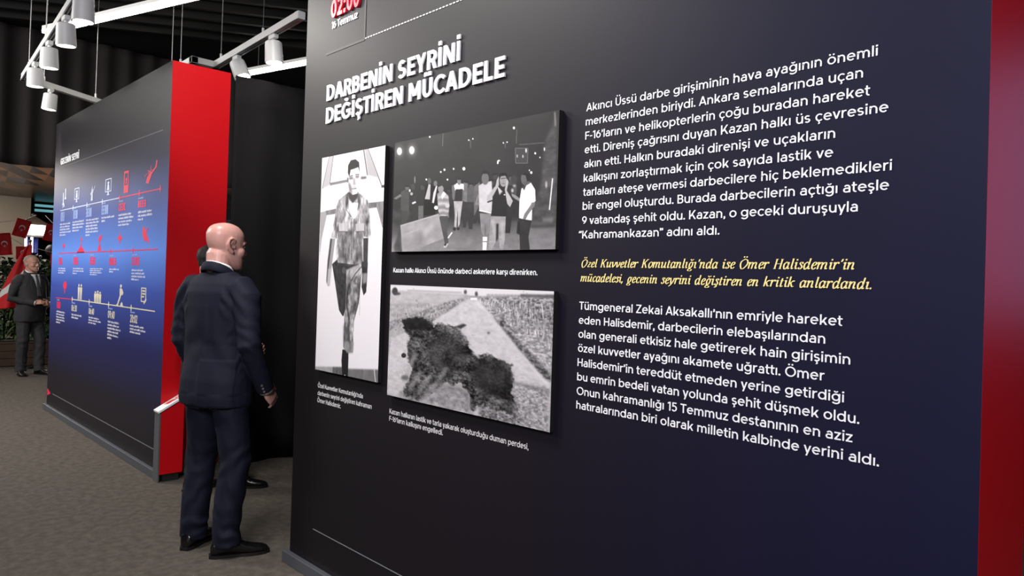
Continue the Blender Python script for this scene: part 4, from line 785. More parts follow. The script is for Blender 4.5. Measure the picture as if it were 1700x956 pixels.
def head_shape(mb, T, k=1.0, jowl=1.0, folds=0):
    """T: head frame (y forward, z up, origin mid-head)"""
    R = [(-.120, .020, .076, .042), (-.110, .038, .090, .010), (-.088, .053*jowl, .091, -.022), (-.056, .063*jowl, .088, -.056), (-.025, .069, .086, -.080), (.0, .0735, .085, -.093), (.030, .0765, .089, -.101), (.060, .0760, .084, -.102), (.086, .0675, .068, -.092), (.104, .050, .046, -.070), (.114, .028, .018, -.040), (.1175, .010, -.004, -.020)]
    f = lambda x, y, z: T @ Vector((x*k, y*k, z*k))
    R = smooth_rows(R)
    mb.loft([[T @ (p*k) for p in ring((0, (yf+yb)/2, z), (hw, 0, 0), (0, (yf-yb)/2, 0), 28, 2.25)] for z, hw, yf, yb in R])
    # nose, brow, cheeks, lips, ears
    mb.loft([[f(*p) for p in q] for q in ([(-.007, .082, .016), (.007, .082, .016), (.004, .094, .014), (-.004, .094, .014)], [(-.013, .080, -.018), (.013, .080, -.018), (.007, .106, -.014), (-.007, .106, -.014)], [(-.019, .078, -.038), (.019, .078, -.038), (.011, .116, -.034), (-.011, .116, -.034)], [(-.014, .078, -.047), (.014, .078, -.047), (.008, .106, -.046), (-.008, .106, -.046)])])
    mb.tube([f(-.056, .064, .016), f(-.03, .083, .024), f(0, .087, .020), f(.03, .083, .024), f(.056, .064, .016)], [.008*k, .011*k, .009*k, .011*k, .008*k], 10)
    for s in (-1, 1):
        mb.ball(f(s*.041, .050, -.030), (.031*k, .036*k, .034*k), 12, 8)
        mb.tube([f(s*.014, .089, -.036), f(s*.017, .087, -.044)], .007*k, 8)
        e = [f(s*.078, -.006, -.030), f(s*.083, -.004, -.036), f(s*.088, -.024, -.018), f(s*.093, -.034, .006), f(s*.092, -.030, .026), f(s*.086, -.012, .035), f(s*.079, .004, .026), f(s*.076, .006, .010)]
        mb.tube(e, [.0085*k, .0095*k, .0075*k, .007*k, .007*k, .007*k, .0065*k, .006*k], 8)
        mb.loft([[f(s*x, y*1.0-.014, z) for y, z in ((-.019, .0), (-.012, .026), (.006, .032), (.014, .014), (.012, -.02), (0, -.036), (-.012, -.024))] for x in (.070, .082)])
        mb.ball(f(s*.077, .008, -.008), (.006*k, .007*k, .009*k), 8, 6)
        mb.tube([f(s*.079, -.014, -.018), f(s*.085, -.020, .004), f(s*.083, -.008, .018)], .005*k, 8)
    mb.tube([f(-.026, .083, -.070), f(-.01, .093, -.066), f(0, .0935, -.068), f(.01, .093, -.066), f(.026, .083, -.070)], .006*k, 8)
    mb.tube([f(-.022, .083, -.079), f(0, .092, -.079), f(.022, .083, -.079)], .0075*k, 8)
    mb.ball(f(0, .078, -.104), (.026*k, .018*k, .018*k), 12, 8)
    if folds:
        for z, y, r in ((-.056, -.078, .0125), (-.080, -.076, .0135), (-.104, -.077, .0135)):
            mb.tube([f(-.058, y+.040, z+.006), f(-.036, y+.008, z), f(0, y-.004, z-.001), f(.036, y+.008, z), f(.058, y+.040, z+.006)], [.006*k, r*k*.9, r*k, r*k*.9, .006*k], 10)
def hand_shape(mb, W, D, N, side, curl=.5, k=1.0, spread=.06):
    """W wrist, D pointing direction, N back-of-hand normal; side +1 right hand"""
    W, D, N = Vector(W), Vector(D).normalized(), Vector(N).normalized(); N = (N-D*N.dot(D)).normalized(); S = D.cross(N)*-side     # S towards the thumb
    mb.loft([ring(W+D*t*k, S*hw*k, N*th*k, 14, 2.6) for t, hw, th in ((-.02, .027, .020), (.01, .030, .017), (.045, .040, .015), (.082, .041, .012), (.092, .036, .009))])
    for i, (off, L, r) in enumerate(((.030, .074, .0088), (.010, .083, .0092), (-.010, .077, .0088), (-.029, .060, .0078))):
        p = W+(D*.080+S*off)*k; d = (D+S*spread*(1.5-i)*.6).normalized(); pts = [p-d*.02*k]; a = 0
        for j, q in enumerate((.46, .31, .23)):
            pts.append(p.copy()); a = curl*(.5, 1.0, .75)[j]; ax = d.cross(N).normalized(); d = (Matrix.Rotation(-a if True else a, 3, ax) @ d).normalized(); 
            n2 = (Matrix.Rotation(-a, 3, ax) @ N); N_ = n2; p = p+d*L*q*k
        pts.append(p.copy()); mb.tube(pts, [r*k, r*k*1.04, r*k*.95, r*k*.88, r*k*.7], 10)
    t0 = W+(D*.022+S*.024)*k; d1 = (D*.55+S*.75-N*.25).normalized(); d2 = (D*.9+S*.25-N*.35).normalized()
    mb.tube([t0-d1*.012*k, t0+d1*.022*k, t0+d1*.045*k, t0+d1*.045*k+d2*.03*k, t0+d1*.045*k+d2*.052*k], [.014*k, .0145*k, .0115*k, .0105*k, .0075*k], 10)
TORSO = [(.795, .206, .136, .140), (.84, .208, .140, .146), (.93, .206, .142, .144), (1.03, .197, .140, .128), (1.12, .192, .138, .120), (1.22, .199, .138, .126), (1.32, .208, .134, .130), (1.40, .204, .118, .126), (1.45, .178, .098, .110), (1.485, .130, .082, .092), (1.515, .085, .066, .078)]
def torso_front(x, z, belly=0, T=TORSO):
    zs = [t[0] for t in T]; hx = np.interp(z, zs, [t[1] for t in T]); hf = np.interp(z, zs, [t[2] for t in T]); u = min(.99, abs(x)/hx)
    return (hf+belly*math.exp(-((z-1.08)/.16)**2))*(1-u**2.5)**(1/2.5)
def person(label, loc, rz, H, skin, suit, trouser, shoe_m, hair=None, hair_m=None, arms=None, feet=None, head=(0, 0, 0), head_off=(0, 0, 0), belly=0, tie=None, folds=0, hands=None, jowl=1.0, hk=1.0, seed=1, cuff=False, lean=0):
    """arms: {side: (elbow, wrist)}; feet: {side: (x, y, yaw)}; hands: {side: (dir, normal, curl)}; local +y is forward, +x the right hand"""
    s = H/1.78; rnd = random.Random(seed); Z0 = seed*7.3
    def S(v): return Vector(v)*s
    # --- body, one continuous skin
    b = MB(); HT = Matrix.Translation(S((head_off[0], .005+head_off[1], 1.655+head_off[2]))) @ Matrix.Rotation(head[0], 4, 'Z') @ Matrix.Rotation(head[1], 4, 'X') @ Matrix.Rotation(head[2], 4, 'Y')
    head_shape(b, HT, s*hk, jowl, folds)
    nk = HT @ Vector((0, (-.030-.003*folds)*s*hk, -.050*s*hk)); nr = 1+.06*folds
    b.tube([S((0, -.012, 1.40)), S((0, -.014, 1.47)), S((0, -.018, 1.515)), nk, HT @ Vector((0, -.02*s, .0))], [(.075*s, .085*s), (.066*s, .064*s), (.061*s*nr, .060*s*nr), (.060*s*nr, .058*s*nr*jowl), (.055*s, .05*s)], 20, up=(0, 1, 0))
    b.loft([ring((0, 0, z*s), (hx*.80*s, 0, 0), (0, hy*.72*s, 0), 24, 2.3) for z, hx, hy, _ in TORSO[2:]]); b.loft([ring((0, -.005, z*s), (hx*s, 0, 0), (0, hy*s, 0), 24, 2.3) for z, hx, hy in ((.84, .13, .10), (.92, .15, .11), (1.0, .15, .10))])
    AN = {}
    for sd in (-1, 1):
        fx, fy, yaw = feet[sd]; ank = S((fx, fy, .085)); hip = S((sd*.092, -.005, .93)); d = Vector((-math.sin(yaw), math.cos(yaw), 0))
        knee = (hip+ank)*.5+d*.035*s; AN[sd] = (hip, knee, ank, d)
        b.tube([hip+S((0, 0, .04)), hip, hip*.5+knee*.5, knee, knee*.6+ank*.4, ank, ank-S((0, 0, .045))], [.07*s, .078*s, .066*s, .05*s, .045*s, .030*s, .026*s], 14)
        b.tube([ank-d*.04*s-S((0, 0, .048)), ank+d*.04*s-S((0, 0, .052)), ank+d*.12*s-S((0, 0, .056))], [.024*s, .024*s, .018*s], 12)
        el, wr = S(arms[sd][0]), S(arms[sd][1]); sh = S((sd*.178, -.012, 1.425))
        b.tube([sh-S((sd*.05, 0, 0)), sh, sh*.5+el*.5, el, el*.5+wr*.5, wr, wr+(wr-el).normalized()*.02*s], [.05*s, .054*s, .046*s, .040*s, .037*s, .028*s, .026*s], 14)
        hd, hn, cu = hands[sd]; hand_shape(b, wr, hd, hn, sd, cu, s)
    root = sculpt('person', b, .0042, 4, skin, None); tag(root, label, 'person')
    root.location = loc; root.rotation_euler = (lean, 0, rz)
    # --- eyes
    for sd in (-1, 1):
        e = MB(); c = HT @ Vector((sd*.029*s*hk, .0795*s*hk, .004*s*hk)); e.ball(c, .0105*s*hk, 14, 8); o = e.build('eye', mat('eye_white', (176, 168, 162), .4), root, smooth=True)
        i = MB(); i.ball(HT @ Vector((sd*.029*s*hk, .0868*s*hk, .004*s*hk)), (.0068*s, .0052*s, .0068*s), 10, 6); i.build('iris', mat('iris_dark', (40, 30, 26), .3), o, smooth=True)
        w_ = MB(); w_.tube([HT @ (Vector(q)*s*hk) for q in ((sd*.014, .090, .026), (sd*.030, .0855, .030), (sd*.050, .066, .025))], [.0025*s, .0035*s, .002*s], 8); w_.build('eyebrow', hair_m or mat('brow_grey', (120, 104, 96), .8), root, smooth=True)
    if hair:
        h = MB(); pts = []
        R = [(.0, .0745, .0, -.098), (.03, .081, .02 if hair == 'short' else -.01, -.108), (.06, .082, .088 if hair == 'short' else .02, -.109), (.088, .074, .078 if hair == 'short' else .045, -.098), (.108, .055, .052, -.073), (.121, .028, .018, -.04)]
        R = [(-.055, .060, -.045, -.070), (-.03, .072, -.028, -.090)]+R
        h.loft([[HT @ (p*s*hk) for p in ring((0, (yf+yb)/2, z), (hw, 0, 0), (0, (yf-yb)/2, 0), 26, 2.2)] for z, hw, yf, yb in R])
        sculpt('hair', h, .0055, 1, hair_m, root, lambda x, y, z, a, b_, c: .0035*nz(x*60, y*60, z*40+Z0))
    # --- jacket
    j = MB(); B = lambda z: belly*math.exp(-((z-1.08)/.16)**2)
    j.loft([ring((0, (hf+B(z)-hb)/2*s, z*s), (hx*s, 0, 0), (0, (hf+B(z)+hb)/2*s, 0), 32, 2.45) for z, hx, hf, hb in TORSO])
    for sd in (-1, 1):
        el, wr = S(arms[sd][0]), S(arms[sd][1]); sh = S((sd*.182, -.014, 1.425)); u = (wr-el).normalized()
        j.tube([S((sd*.10, -.016, 1.43)), sh+S((sd*-.02, 0, .006)), sh+S((sd*.022, 0, -.05)), sh*.5+el*.5+S((sd*.008, 0, 0)), el, el*.5+wr*.5, wr-u*.02*s, wr+u*.006*s], [(.062*s, .07*s), (.066*s, .080*s), (.070*s, .082*s), .068*s, .060*s, .054*s, .047*s, .046*s], 20)
    fs = .8
    ELB = {sd: S(arms[sd][0]) for sd in (-1, 1)}
    def jd(x, y, z, nx, ny, nz_):
        d = .0022*nz(x*9, y*9, z*5+Z0)
        for sd in (-1, 1):
            q = Vector((x, y, z))-ELB[sd]; r = q.length
            if sd*x > .15*s: d += .0042*math.exp(-(r/.13)**2)*math.sin(q.z*80+nz(x*12, y*12, z*8+Z0)*5+math.atan2(q.y, q.x)*1.6)+.002*nz(x*16, y*16, z*7+Z0)
            if sd*x > .12*s and z > 1.26*s: d += .0045*math.sin(x*90*sd+z*70+2.5*nz(x*8, y*8, z*8+Z0))*math.exp(-((z/s-1.36)/.09)**2)*(.4+.6*(ny < .3))
        if abs(x) < .19*s and ny < 0:                                   # long soft drags across the back
            d += .0038*math.sin(z*26+abs(x)*30+3*nz(x*5, 1.3, z*5+Z0))*math.exp(-((z/s-1.12)/.16)**2)+.0024*math.sin(x*55+z*18+2*nz(x*6, 2, z*4+Z0))*math.exp(-((z/s-1.3)/.14)**2)
            if z < 1.04*s: d += .004*(1/(1+math.exp(-(x-.004)*900)))*(ny < -.4)
        if z < .86*s: d += .003*math.sin(math.atan2(y, x)*7+Z0)*(z > .80*s)
        return d*fs*s
    jk = sculpt('jacket', j, .0075*s, 3, suit, root, jd)
    def necktube(name, zb, zf, rx, ry, th, hh, m, parent, cy=-.014, gap=0):
        P = []; N_ = 34
        for i in range(N_+(0 if not gap else 1)):
            a = PI/2+gap+(2*PI-2*gap)*i/N_; t = (1-math.sin(a))/2; P.append(S((rx*math.cos(a), cy+ry*math.sin(a), zf+(zb-zf)*t**.75)))
        mb = MB(); n = 8; rings = []
        for i, p in enumerate(P):
            o = Vector((p.x, p.y-cy*s, 0)).normalized(); rings.append([p+o*th*s*math.cos(2*PI*k/n)+(Vector((0, 0, 1))-o*.22)*hh*s*math.sin(2*PI*k/n) for k in range(n)])
        if not gap: rings.append(rings[0])
        mb.loft(rings, cap=bool(gap)); return mb.build(name, m, parent, smooth=True)
    necktube('collar', 1.540, 1.455, .084, .083, .008, .026, suit, jk, gap=.45)
    necktube('shirt_collar', 1.547, 1.490, .0735, .0725, .0045, .022, mat('shirt_white', (232, 232, 236), .7), root, gap=.12)
    def patch(name, wf, z0, z1, off, m, parent, nx=10, nz2=22, side=0):
        vs = []; 
        for i in range(nz2+1):
            z = z0+(z1-z0)*i/nz2; a, c = wf((z-z0)/(z1-z0))
            for q in range(nx+1):
                x = a+(c-a)*q/nx; vs.append(S((x, torso_front(x, z, belly)+off, z)))
        F = [(i*(nx+1)+q, i*(nx+1)+q+1, (i+1)*(nx+1)+q+1, (i+1)*(nx+1)+q) for i in range(nz2) for q in range(nx)]
        mb = MB().add(vs, F); o = mb.build(name, m, parent, smooth=True); md = o.modifiers.new('t', 'SOLIDIFY'); md.thickness = .004; md.offset = 0; return o
    patch('shirt_front', lambda t: (-.004-.062*t**.9, .004+.062*t**.9), 1.19, 1.492, .003, mat('shirt_white', (232, 232, 236), .7), root)
    if tie: 
        patch('tie', lambda t: (-.034+.018*t, .034-.018*t), 1.17, 1.475, .010, tie, root, 6)
        MB().ball(S((0, torso_front(0, 1.475, belly)+.012, 1.475)), (.02*s, .012*s, .02*s), 12, 8).build('tie_knot', tie, root, smooth=True)
    for sd in (-1, 1):
        patch('lapel', lambda t, sd=sd: (sd*(.002+.060*t**.9), sd*(.018+.060*t**.9+.062*math.sin(min(1, t*1.15)*PI)**.6)), 1.17, 1.47, .009, suit, jk, 6)
    for z in (1.05, 1.16): MB().tube([S((0.012, torso_front(0, z, belly)+.001, z)), S((.012, torso_front(0, z, belly)+.008, z))], .0095*s, 12).build('button', mat('button_dark', (40, 38, 42), .35), jk)
    for sd in (-1, 1):
        el, wr = S(arms[sd][0]), S(arms[sd][1]); u = (wr-el).normalized()
        MB().tube([wr-u*.012*s, wr+u*.018*s], [.037*s, .036*s], 18).build('shirt_cuff', mat('shirt_white', (232, 232, 236), .7), root, smooth=True)
        if cuff and sd == 1:
            o_ = Vector((sd*.55, -.85, 0)); o_ = (o_-u*o_.dot(u)).normalized()
            for q in range(3): c = wr-u*(.012+.02*q)*s+o_*.047*s; MB().tube([c, c+o_*.004*s], .0062*s, 10).build('button', mat('button_horn', (105, 100, 98), .3), jk)
    # --- trousers and shoes
    t = MB(); t.loft([ring((0, -.004*s, z*s), (hx*s, 0, 0), (0, hy*s, 0), 28, 2.4) for z, hx, hy in ((.78, .172, .118), (.86, .182, .128), (.95, .180, .126), (1.03, .172, .118))])
    for sd in (-1, 1):
        hip, knee, ank, d = AN[sd]; bt = ank+S((0, 0, -.03))-d*.004*s
        t.tube([hip+S((0, 0, .03)), hip-S((0, 0, .10)), hip*.5+knee*.5, knee, knee*.5+bt*.5-d*.012*s, knee*.18+bt*.82-d*.01*s, bt+d*.004*s], [(.100*s, .112*s), (.097*s, .108*s), (.086*s, .092*s), (.076*s, .080*s), (.070*s, .076*s), (.068*s, .074*s), (.068*s, .078*s)], 22, up=(0, 1, 0))
    def td(x, y, z, nx, ny, nzz):
        zz = z/s; f = nz(x*7, y*7, z*4+Z0); sd = 1 if x > 0 else -1; a = math.atan2(y-AN[sd][2].y, x-AN[sd][2].x)
        g_ = nz(x*11, y*11, z*7+Z0+4); d = .0075*math.exp(-((zz-.135)/.05)**2)*math.sin(zz*78+a*2.0*sd+5.0*g_)*(.55+.6*math.sin(a*1.5+1+Z0))+.0030*math.exp(-((zz-.30)/.12)**2)*math.sin(zz*38+a*2.2*sd+5*g_)
        d += .0035*math.exp(-((zz-.50)/.10)**2)*math.sin(zz*48-a*2.4*sd+5*g_)+.0035*math.exp(-((zz-.74)/.09)**2)*math.sin(zz*40+a*2.6*sd+4*g_)+.004*f
        d += .0035*math.exp(-(((a-math.atan2(AN[sd][3].y, AN[sd][3].x)+PI) % (2*PI)-PI)/.12)**2)*(zz < .75)
        return d*s
    sculpt('trousers', t, .0075*s, 2, trouser, root, td)
    for sd in (-1, 1):
        hip, knee, ank, d = AN[sd]; q = Vector((-d.y, d.x, 0)); o = Vector((ank.x, ank.y, 0)); up = Vector((0, 0, 1)); m = MB(); sole = MB()
        prof = [(-.082, .020, .050, .012), (-.070, .032, .082, .012), (-.03, .036, .105, .012), (.02, .037, .102, .012), (.06, .041, .082, .012), (.10, .046, .060, .011), (.14, .047, .050, .010), (.175, .042, .044, .011), (.20, .030, .036, .014), (.212, .014, .026, .018)]
        m.loft([ring(o+d*y*s+up*(h+z0)/2*s, q*hw*s, up*(h-z0)/2*s, 20, 2.6) for y, hw, h, z0 in prof])
        m.tube([o+up*.06*s-d*.02*s, o+up*.105*s-d*.018*s], [(.036*s, .05*s), (.037*s, .052*s)], 16, up=tuple(q))
        sh = sculpt('shoe', m, .004, 2, shoe_m, root)
        sole.loft([ring(o+d*y*s+up*z*s, d*a*s, q*.001, 4) for y, z, a in ()] or [[o+d*y*s*(1 if z else 1)+q*x*s+up*z for x, y in ((-.022, -.088), (.022, -.088), (.038, -.06), (.040, .0), (.040, .05), (.050, .11), (.050, .15), (.040, .19), (.018, .217), (-.018, .217), (-.040, .19), (-.050, .15), (-.050, .11), (-.040, .05), (-.040, .0), (-.038, -.06))] for z in (.0005, .016)])
        sole.build('sole', mat('sole_black', (14, 13, 13), .5), sh)
        L = MB()
        for k in range(3): c = o+d*(.055+.022*k)*s+up*(.094-.011*k)*s; L.tube([c-q*.022*s, c+up*.006*s, c+q*.022*s], .0028*s, 6)
        L.build('laces', mat('lace_black', (18, 17, 17), .6), sh)
    return root
skin_a = mat('skin_bald', (200, 150, 140), .36, noise=(14, .07), bump=(70, .10)); skin_b = mat('skin_left', (196, 146, 128), .5, noise=(14, .07)); skin_c = mat('skin_back', (190, 138, 120), .5)
suit_navy = mat('suit_navy', (17, 19, 36), .75, spec=.25, bump=(420, .12)); trouser_navy = mat('trouser_navy', (14, 16, 34), .75, spec=.25, bump=(420, .12))
suit_coal = mat('suit_charcoal', (54, 53, 56), .8, spec=.2, bump=(420, .12)); suit_black = mat('suit_black', (22, 22, 25), .8, spec=.2, bump=(420, .1))
shoe_black = mat('shoe_leather', (16, 15, 15), .22, spec=.6); shoe_dull = mat('shoe_leather_dull', (22, 20, 20), .35)
hair_grey = mat('hair_grey', (150, 142, 134), .8); hair_dark = mat('hair_dark', (22, 19, 18), .7)
A_ = math.radians
DN = (0, .12, -1)
person('bald man in a dark navy suit seen from behind, looking towards the large display', (-3.960, 1.612, 0), A_(22), 1.78, skin_a, suit_navy, trouser_navy, shoe_black,
       arms={1: ((.262, -.045, 1.13), (.262, .085, .885)), -1: ((-.236, -.03, 1.14), (-.215, .10, .895))}, feet={1: (.136, -.026, A_(-42)), -1: (-.135, .0, A_(14))},
       hands={1: ((.0, .75, -.75), (.8, -.2, .3), .55), -1: ((0, .3, -1), (-1, 0, 0), .4)}, head=(A_(-18), A_(-4), 0), head_off=(.006, .020, -.002), folds=1, jowl=1.10, hk=1.06, seed=1, cuff=True, tie=mat('tie_navy', (30, 32, 60), .6))
person('person in black, almost wholly hidden behind the bald man, dark hair and one shoe showing', (-5.12, 2.02, 0), A_(20), 1.70, skin_c, suit_black, suit_black, shoe_black, hair='short', hair_m=hair_dark,
       arms={1: ((.26, -.02, 1.14), (.26, .16, .95)), -1: ((-.26, -.05, 1.14), (-.25, .06, .90))}, feet={1: (.17, .15, A_(-55)), -1: (-.03, -.06, A_(-10))},
       hands={1: ((.1, .8, .5), (1, 0, 0), .3), -1: ((0, .3, -1), (-1, 0, 0), .4)}, head=(A_(-20), 0, 0), seed=2)
person('man with grey hair in a charcoal suit and tie standing before the planter', (-12.05, 2.24, 0), A_(-62), 1.68, skin_b, suit_coal, suit_coal, shoe_dull, hair='receding', hair_m=hair_grey, belly=.045, tie=mat('tie_grey', (78, 82, 84), .6),
       arms={1: ((.255, -.06, 1.13), (.10, .205, 1.075)), -1: ((-.265, -.04, 1.13), (-.13, .215, 1.06))}, feet={1: (.10, -.02, A_(-28)), -1: (-.11, .10, A_(12))},
       hands={1: ((-.75, .55, .15), (.3, .6, .75), .85), -1: ((.75, .4, .1), (-.1, .9, .3), .85)}, head=(A_(8), 0, 0), seed=3, jowl=1.06)
# ------------------------------------------------------------------ the foyer beyond the displays
def tile_material():
    """triangle mosaic of brown, grey and bluish panels"""
    m = bpy.data.materials.new('ceiling_mosaic'); m.use_nodes = True; nt = m.node_tree; b = nt.nodes['Principled BSDF']; L = nt.links.new; N = nt.nodes.new
    tc = N('ShaderNodeTexCoord'); sp = N('ShaderNodeSeparateXYZ'); L(tc.outputs['Object'], sp.inputs[0])
    def math_(op, x, y=None):
        n = N('ShaderNodeMath'); n.operation = op
        for i, v in enumerate((x, y)):
            if v is None: continue
            if isinstance(v, (int, float)): n.inputs[i].default_value = v
            else: L(v, n.inputs[i])
        return n.outputs[0]
    u = math_('MULTIPLY', sp.outputs['X'], .95); v = math_('MULTIPLY', math_('ADD', math_('MULTIPLY', sp.outputs['Y'], 1.0), math_('MULTIPLY', sp.outputs['X'], .14)), 3.4)
    cb = N('ShaderNodeCombineXYZ'); L(math_('FLOOR', u), cb.inputs[0]); L(math_('FLOOR', v), cb.inputs[1]); L(math_('FLOOR', math_('ADD', u, v)), cb.inputs[2])
    wn = N('ShaderNodeTexWhiteNoise'); L(cb.outputs[0], wn.inputs['Vector']); cr = N('ShaderNodeValToRGB'); cr.color_ramp.interpolation = 'CONSTANT'; el = cr.color_ramp.elements
    for i, (p, c) in enumerate(((0, (96, 70, 52)), (.35, (52, 46, 46)), (.55, (122, 84, 60)), (.75, (62, 66, 78)), (.88, (30, 28, 30)))):
        e = el[i] if i < 2 else el.new(p)
        e.position = p; e.color = lin(c)
    L(wn.outputs['Value'], cr.inputs[0]); L(cr.outputs[0], b.inputs['Base Color']); b.inputs['Roughness'].default_value = .3
    return m
hall = MB().box((-24, -6, 3.12), (-11.3, 9, 3.22)).build('ceiling_foyer', tile_material()); hall.name = 'ceiling'; tag(hall, 'foyer ceiling with a mosaic of triangular brown and grey panels', kind='structure')
wl = boxo('wall_left', (-24.2, -6, 0), (-24, 9, 3.2), mat('foyer_dark', (44, 42, 44), .8)); tag(wl, 'dark foyer wall', kind='structure')
wn_ = boxo('wall_far', (-20.2, -6, 0), (-20, 3.66, 3.12), mat('foyer_beige', (150, 138, 124), .8)); tag(wn_, 'pale beige foyer wall', kind='structure')
for z, lb in ((3.02, 'upper pale cyan light strip beyond the lantern roof'), (2.90, 'lower pale cyan light strip beyond the lantern roof')):
    t = thing('light_strip', lb, 'light strip', (-21, 5.3, z)); MB().box((-.05, -1.4, -.02), (.02, 1.4, .05)).build('housing', mat('strip_housing', (150, 160, 160), .5), t)
    MB().box((.02, -1.38, -.015), (.03, 1.38, .045)).build('diffuser', mat('strip_glow', (120, 190, 200), .5, emit=(130, 205, 215), estr=.55), t)

# planter and plants
t = thing('planter', 'long brown wooden planter box behind the grey-haired man', 'planter', (-13.55, 2.2, 0)); wood = mat('planter_wood', (70, 52, 40), .6, noise=(9, .25))
for k in range(3): MB().box((.385, -2.6, .012+k*.112), (.41, 2.4, .012+k*.112+.106)).build('plank', wood, t, bevel=.003)
MB().box((-.40, -2.6, .0), (.385, 2.4, .30)).build('box', wood, t)
MB().box((.34, -2.62, .345), (.42, 2.42, .372)).box((-.42, -2.62, .345), (-.37, 2.42, .372)).build('rim', wood, t, bevel=.004); MB().box((-.385, -2.6, .30), (.385, 2.4, .345)).build('soil', mat('soil', (40, 32, 26), .95), t)
leafs = [mat('leaf_a', (52, 82, 44), .55, noise=(3, .3)), mat('leaf_b', (70, 96, 56), .55, noise=(3, .3)), mat('leaf_c', (36, 62, 40), .55, noise=(3, .3))]
def plant(label, x, y, h, n, ln, wd, m, seed, rad=.145, droop=.5):
    r = random.Random(seed); t = thing('leafy_plant', label, 'plant', (x, y, .3755)); st = MB(); lf = MB()
    lim = lambda p: Vector((max(-rad, min(rad, p.x)), max(-rad, min(rad, p.y)), max(.0, p.z)))
    for k in range(5):
        a = r.random()*2*PI; q = .03+.06*r.random(); pts = [Vector((0, 0, 0)), Vector((q*.4*math.cos(a), q*.4*math.sin(a), h*.5)), Vector((q*math.cos(a), q*math.sin(a), h*(.8+.2*r.random())))]; st.tube(pts, [.011, .008, .004], 6)
    for k in range(n):
        z = h*(.03+.95*r.random()**.9); a = r.random()*2*PI; q = .01+.08*r.random(); b = Vector((q*math.cos(a), q*math.sin(a), z)); a2 = a+(r.random()-.5)*1.6; el = .9-1.1*r.random()
        d = Vector((math.cos(a2)*math.cos(el), math.sin(a2)*math.cos(el), math.sin(el))); s = Vector((-math.sin(a2), math.cos(a2), .25*(r.random()-.5))).normalized(); l = ln*(.7+.6*r.random()); w_ = wd*(.7+.6*r.random())
        P = []
        for f_, ww in ((0, .12), (.25, .8), (.55, 1), (.8, .6), (1, .04)):
            c = b+d*l*f_-Vector((0, 0, 1))*droop*l*f_*f_; P += [lim(c-s*w_*ww+Vector((0, 0, .15*w_*ww))), lim(c), lim(c+s*w_*ww+Vector((0, 0, .15*w_*ww)))]
        lf.add(P, [(i*3+j, i*3+j+1, i*3+j+4, i*3+j+3) for i in range(4) for j in range(2)])
    st.build('stems', mat('stem_green', (60, 66, 40), .7), t, smooth=True); lf.build('foliage', m, t, smooth=True, fix=False); return t
BACK = ['tall dark bush at the cut left edge of the photo behind the draped flag', 'tall dark bush rising behind the draped flag', 'tall dark bush behind the back of the grey-haired man', 'tall dark bush behind the chest of the grey-haired man', 'tall dark bush between the grey-haired man and the blue display', 'tall dark bush half hidden behind the edge of the blue display']
for i, lb in enumerate(BACK): plant(lb, -13.74, 1.62+.30*i, (1.22, 1.34, 1.28, 1.38, 1.26, 1.3)[i], 330, .16, .034, leafs[(2, 0, 2, 2, 0, 2)[i]], 20+i)
FRONT = [('broad-leaved green plant at the cut left edge of the planter', 1.98, .62, 130, .2, .045, 0), ('grassy bright plant left of the hip of the grey-haired man', 2.29, .60, 190, .24, .013, 1), ('low round-leaved plant right of the knees of the grey-haired man', 2.62, .36, 70, .16, .06, 0), ('low leafy plant at the planter front beside the edge of the blue display', 2.93, .50, 110, .17, .045, 1)]
for i, (lb, y, h, n, ln, wd, m) in enumerate(FRONT): plant(lb, -13.36, y, h, n, ln, wd, leafs[m], 40+i)

# flags
flag_red = mat('flag_red', (206, 24, 32), .7); flag_white = mat('flag_white', (232, 230, 228), .7)
def emblem(o, cx, cz, r, dep, sx=1, m=flag_white, both=True):
    """white crescent and five-pointed star on the cloth: horns towards +u"""
    P = []; n = 26
    a0 = .62
    out = [(cx+r*math.cos(a0+(2*PI-2*a0)*i/n)*sx, cz+r*math.sin(a0+(2*PI-2*a0)*i/n)) for i in range(n+1)]
    ic, ir = .25*r, .80*r; b0 = math.atan2(math.sin(a0)*r, math.cos(a0)*r-ic)
    inn = [(cx+(ic+ir*math.cos(b0+(2*PI-2*b0)*i/n))*sx, cz+ir*math.sin(b0+(2*PI-2*b0)*i/n)) for i in range(n+1)]
    mb = MB()
    V = [(x, z) for x, z in out]+[(x, z) for x, z in inn]; F = [(i, i+1, n+2+i, n+1+i) for i in range(n)]
    star = []; scx = cx+r*.92*sx
    for i in range(10):
        rr_ = r*(.46 if i % 2 == 0 else .18); a = PI+i*PI/5; star.append((scx+rr_*math.cos(a)*sx, cz+rr_*math.sin(a)))
    for dd in ((dep, -dep) if both else (dep,)):
        mb.add([(dd, x, z) for x, z in V], F); mb.add([(dd, x, z) for x, z in star]+[(dd, scx, cz)], [(i, (i+1) % 10, 10) for i in range(10)])
    return mb
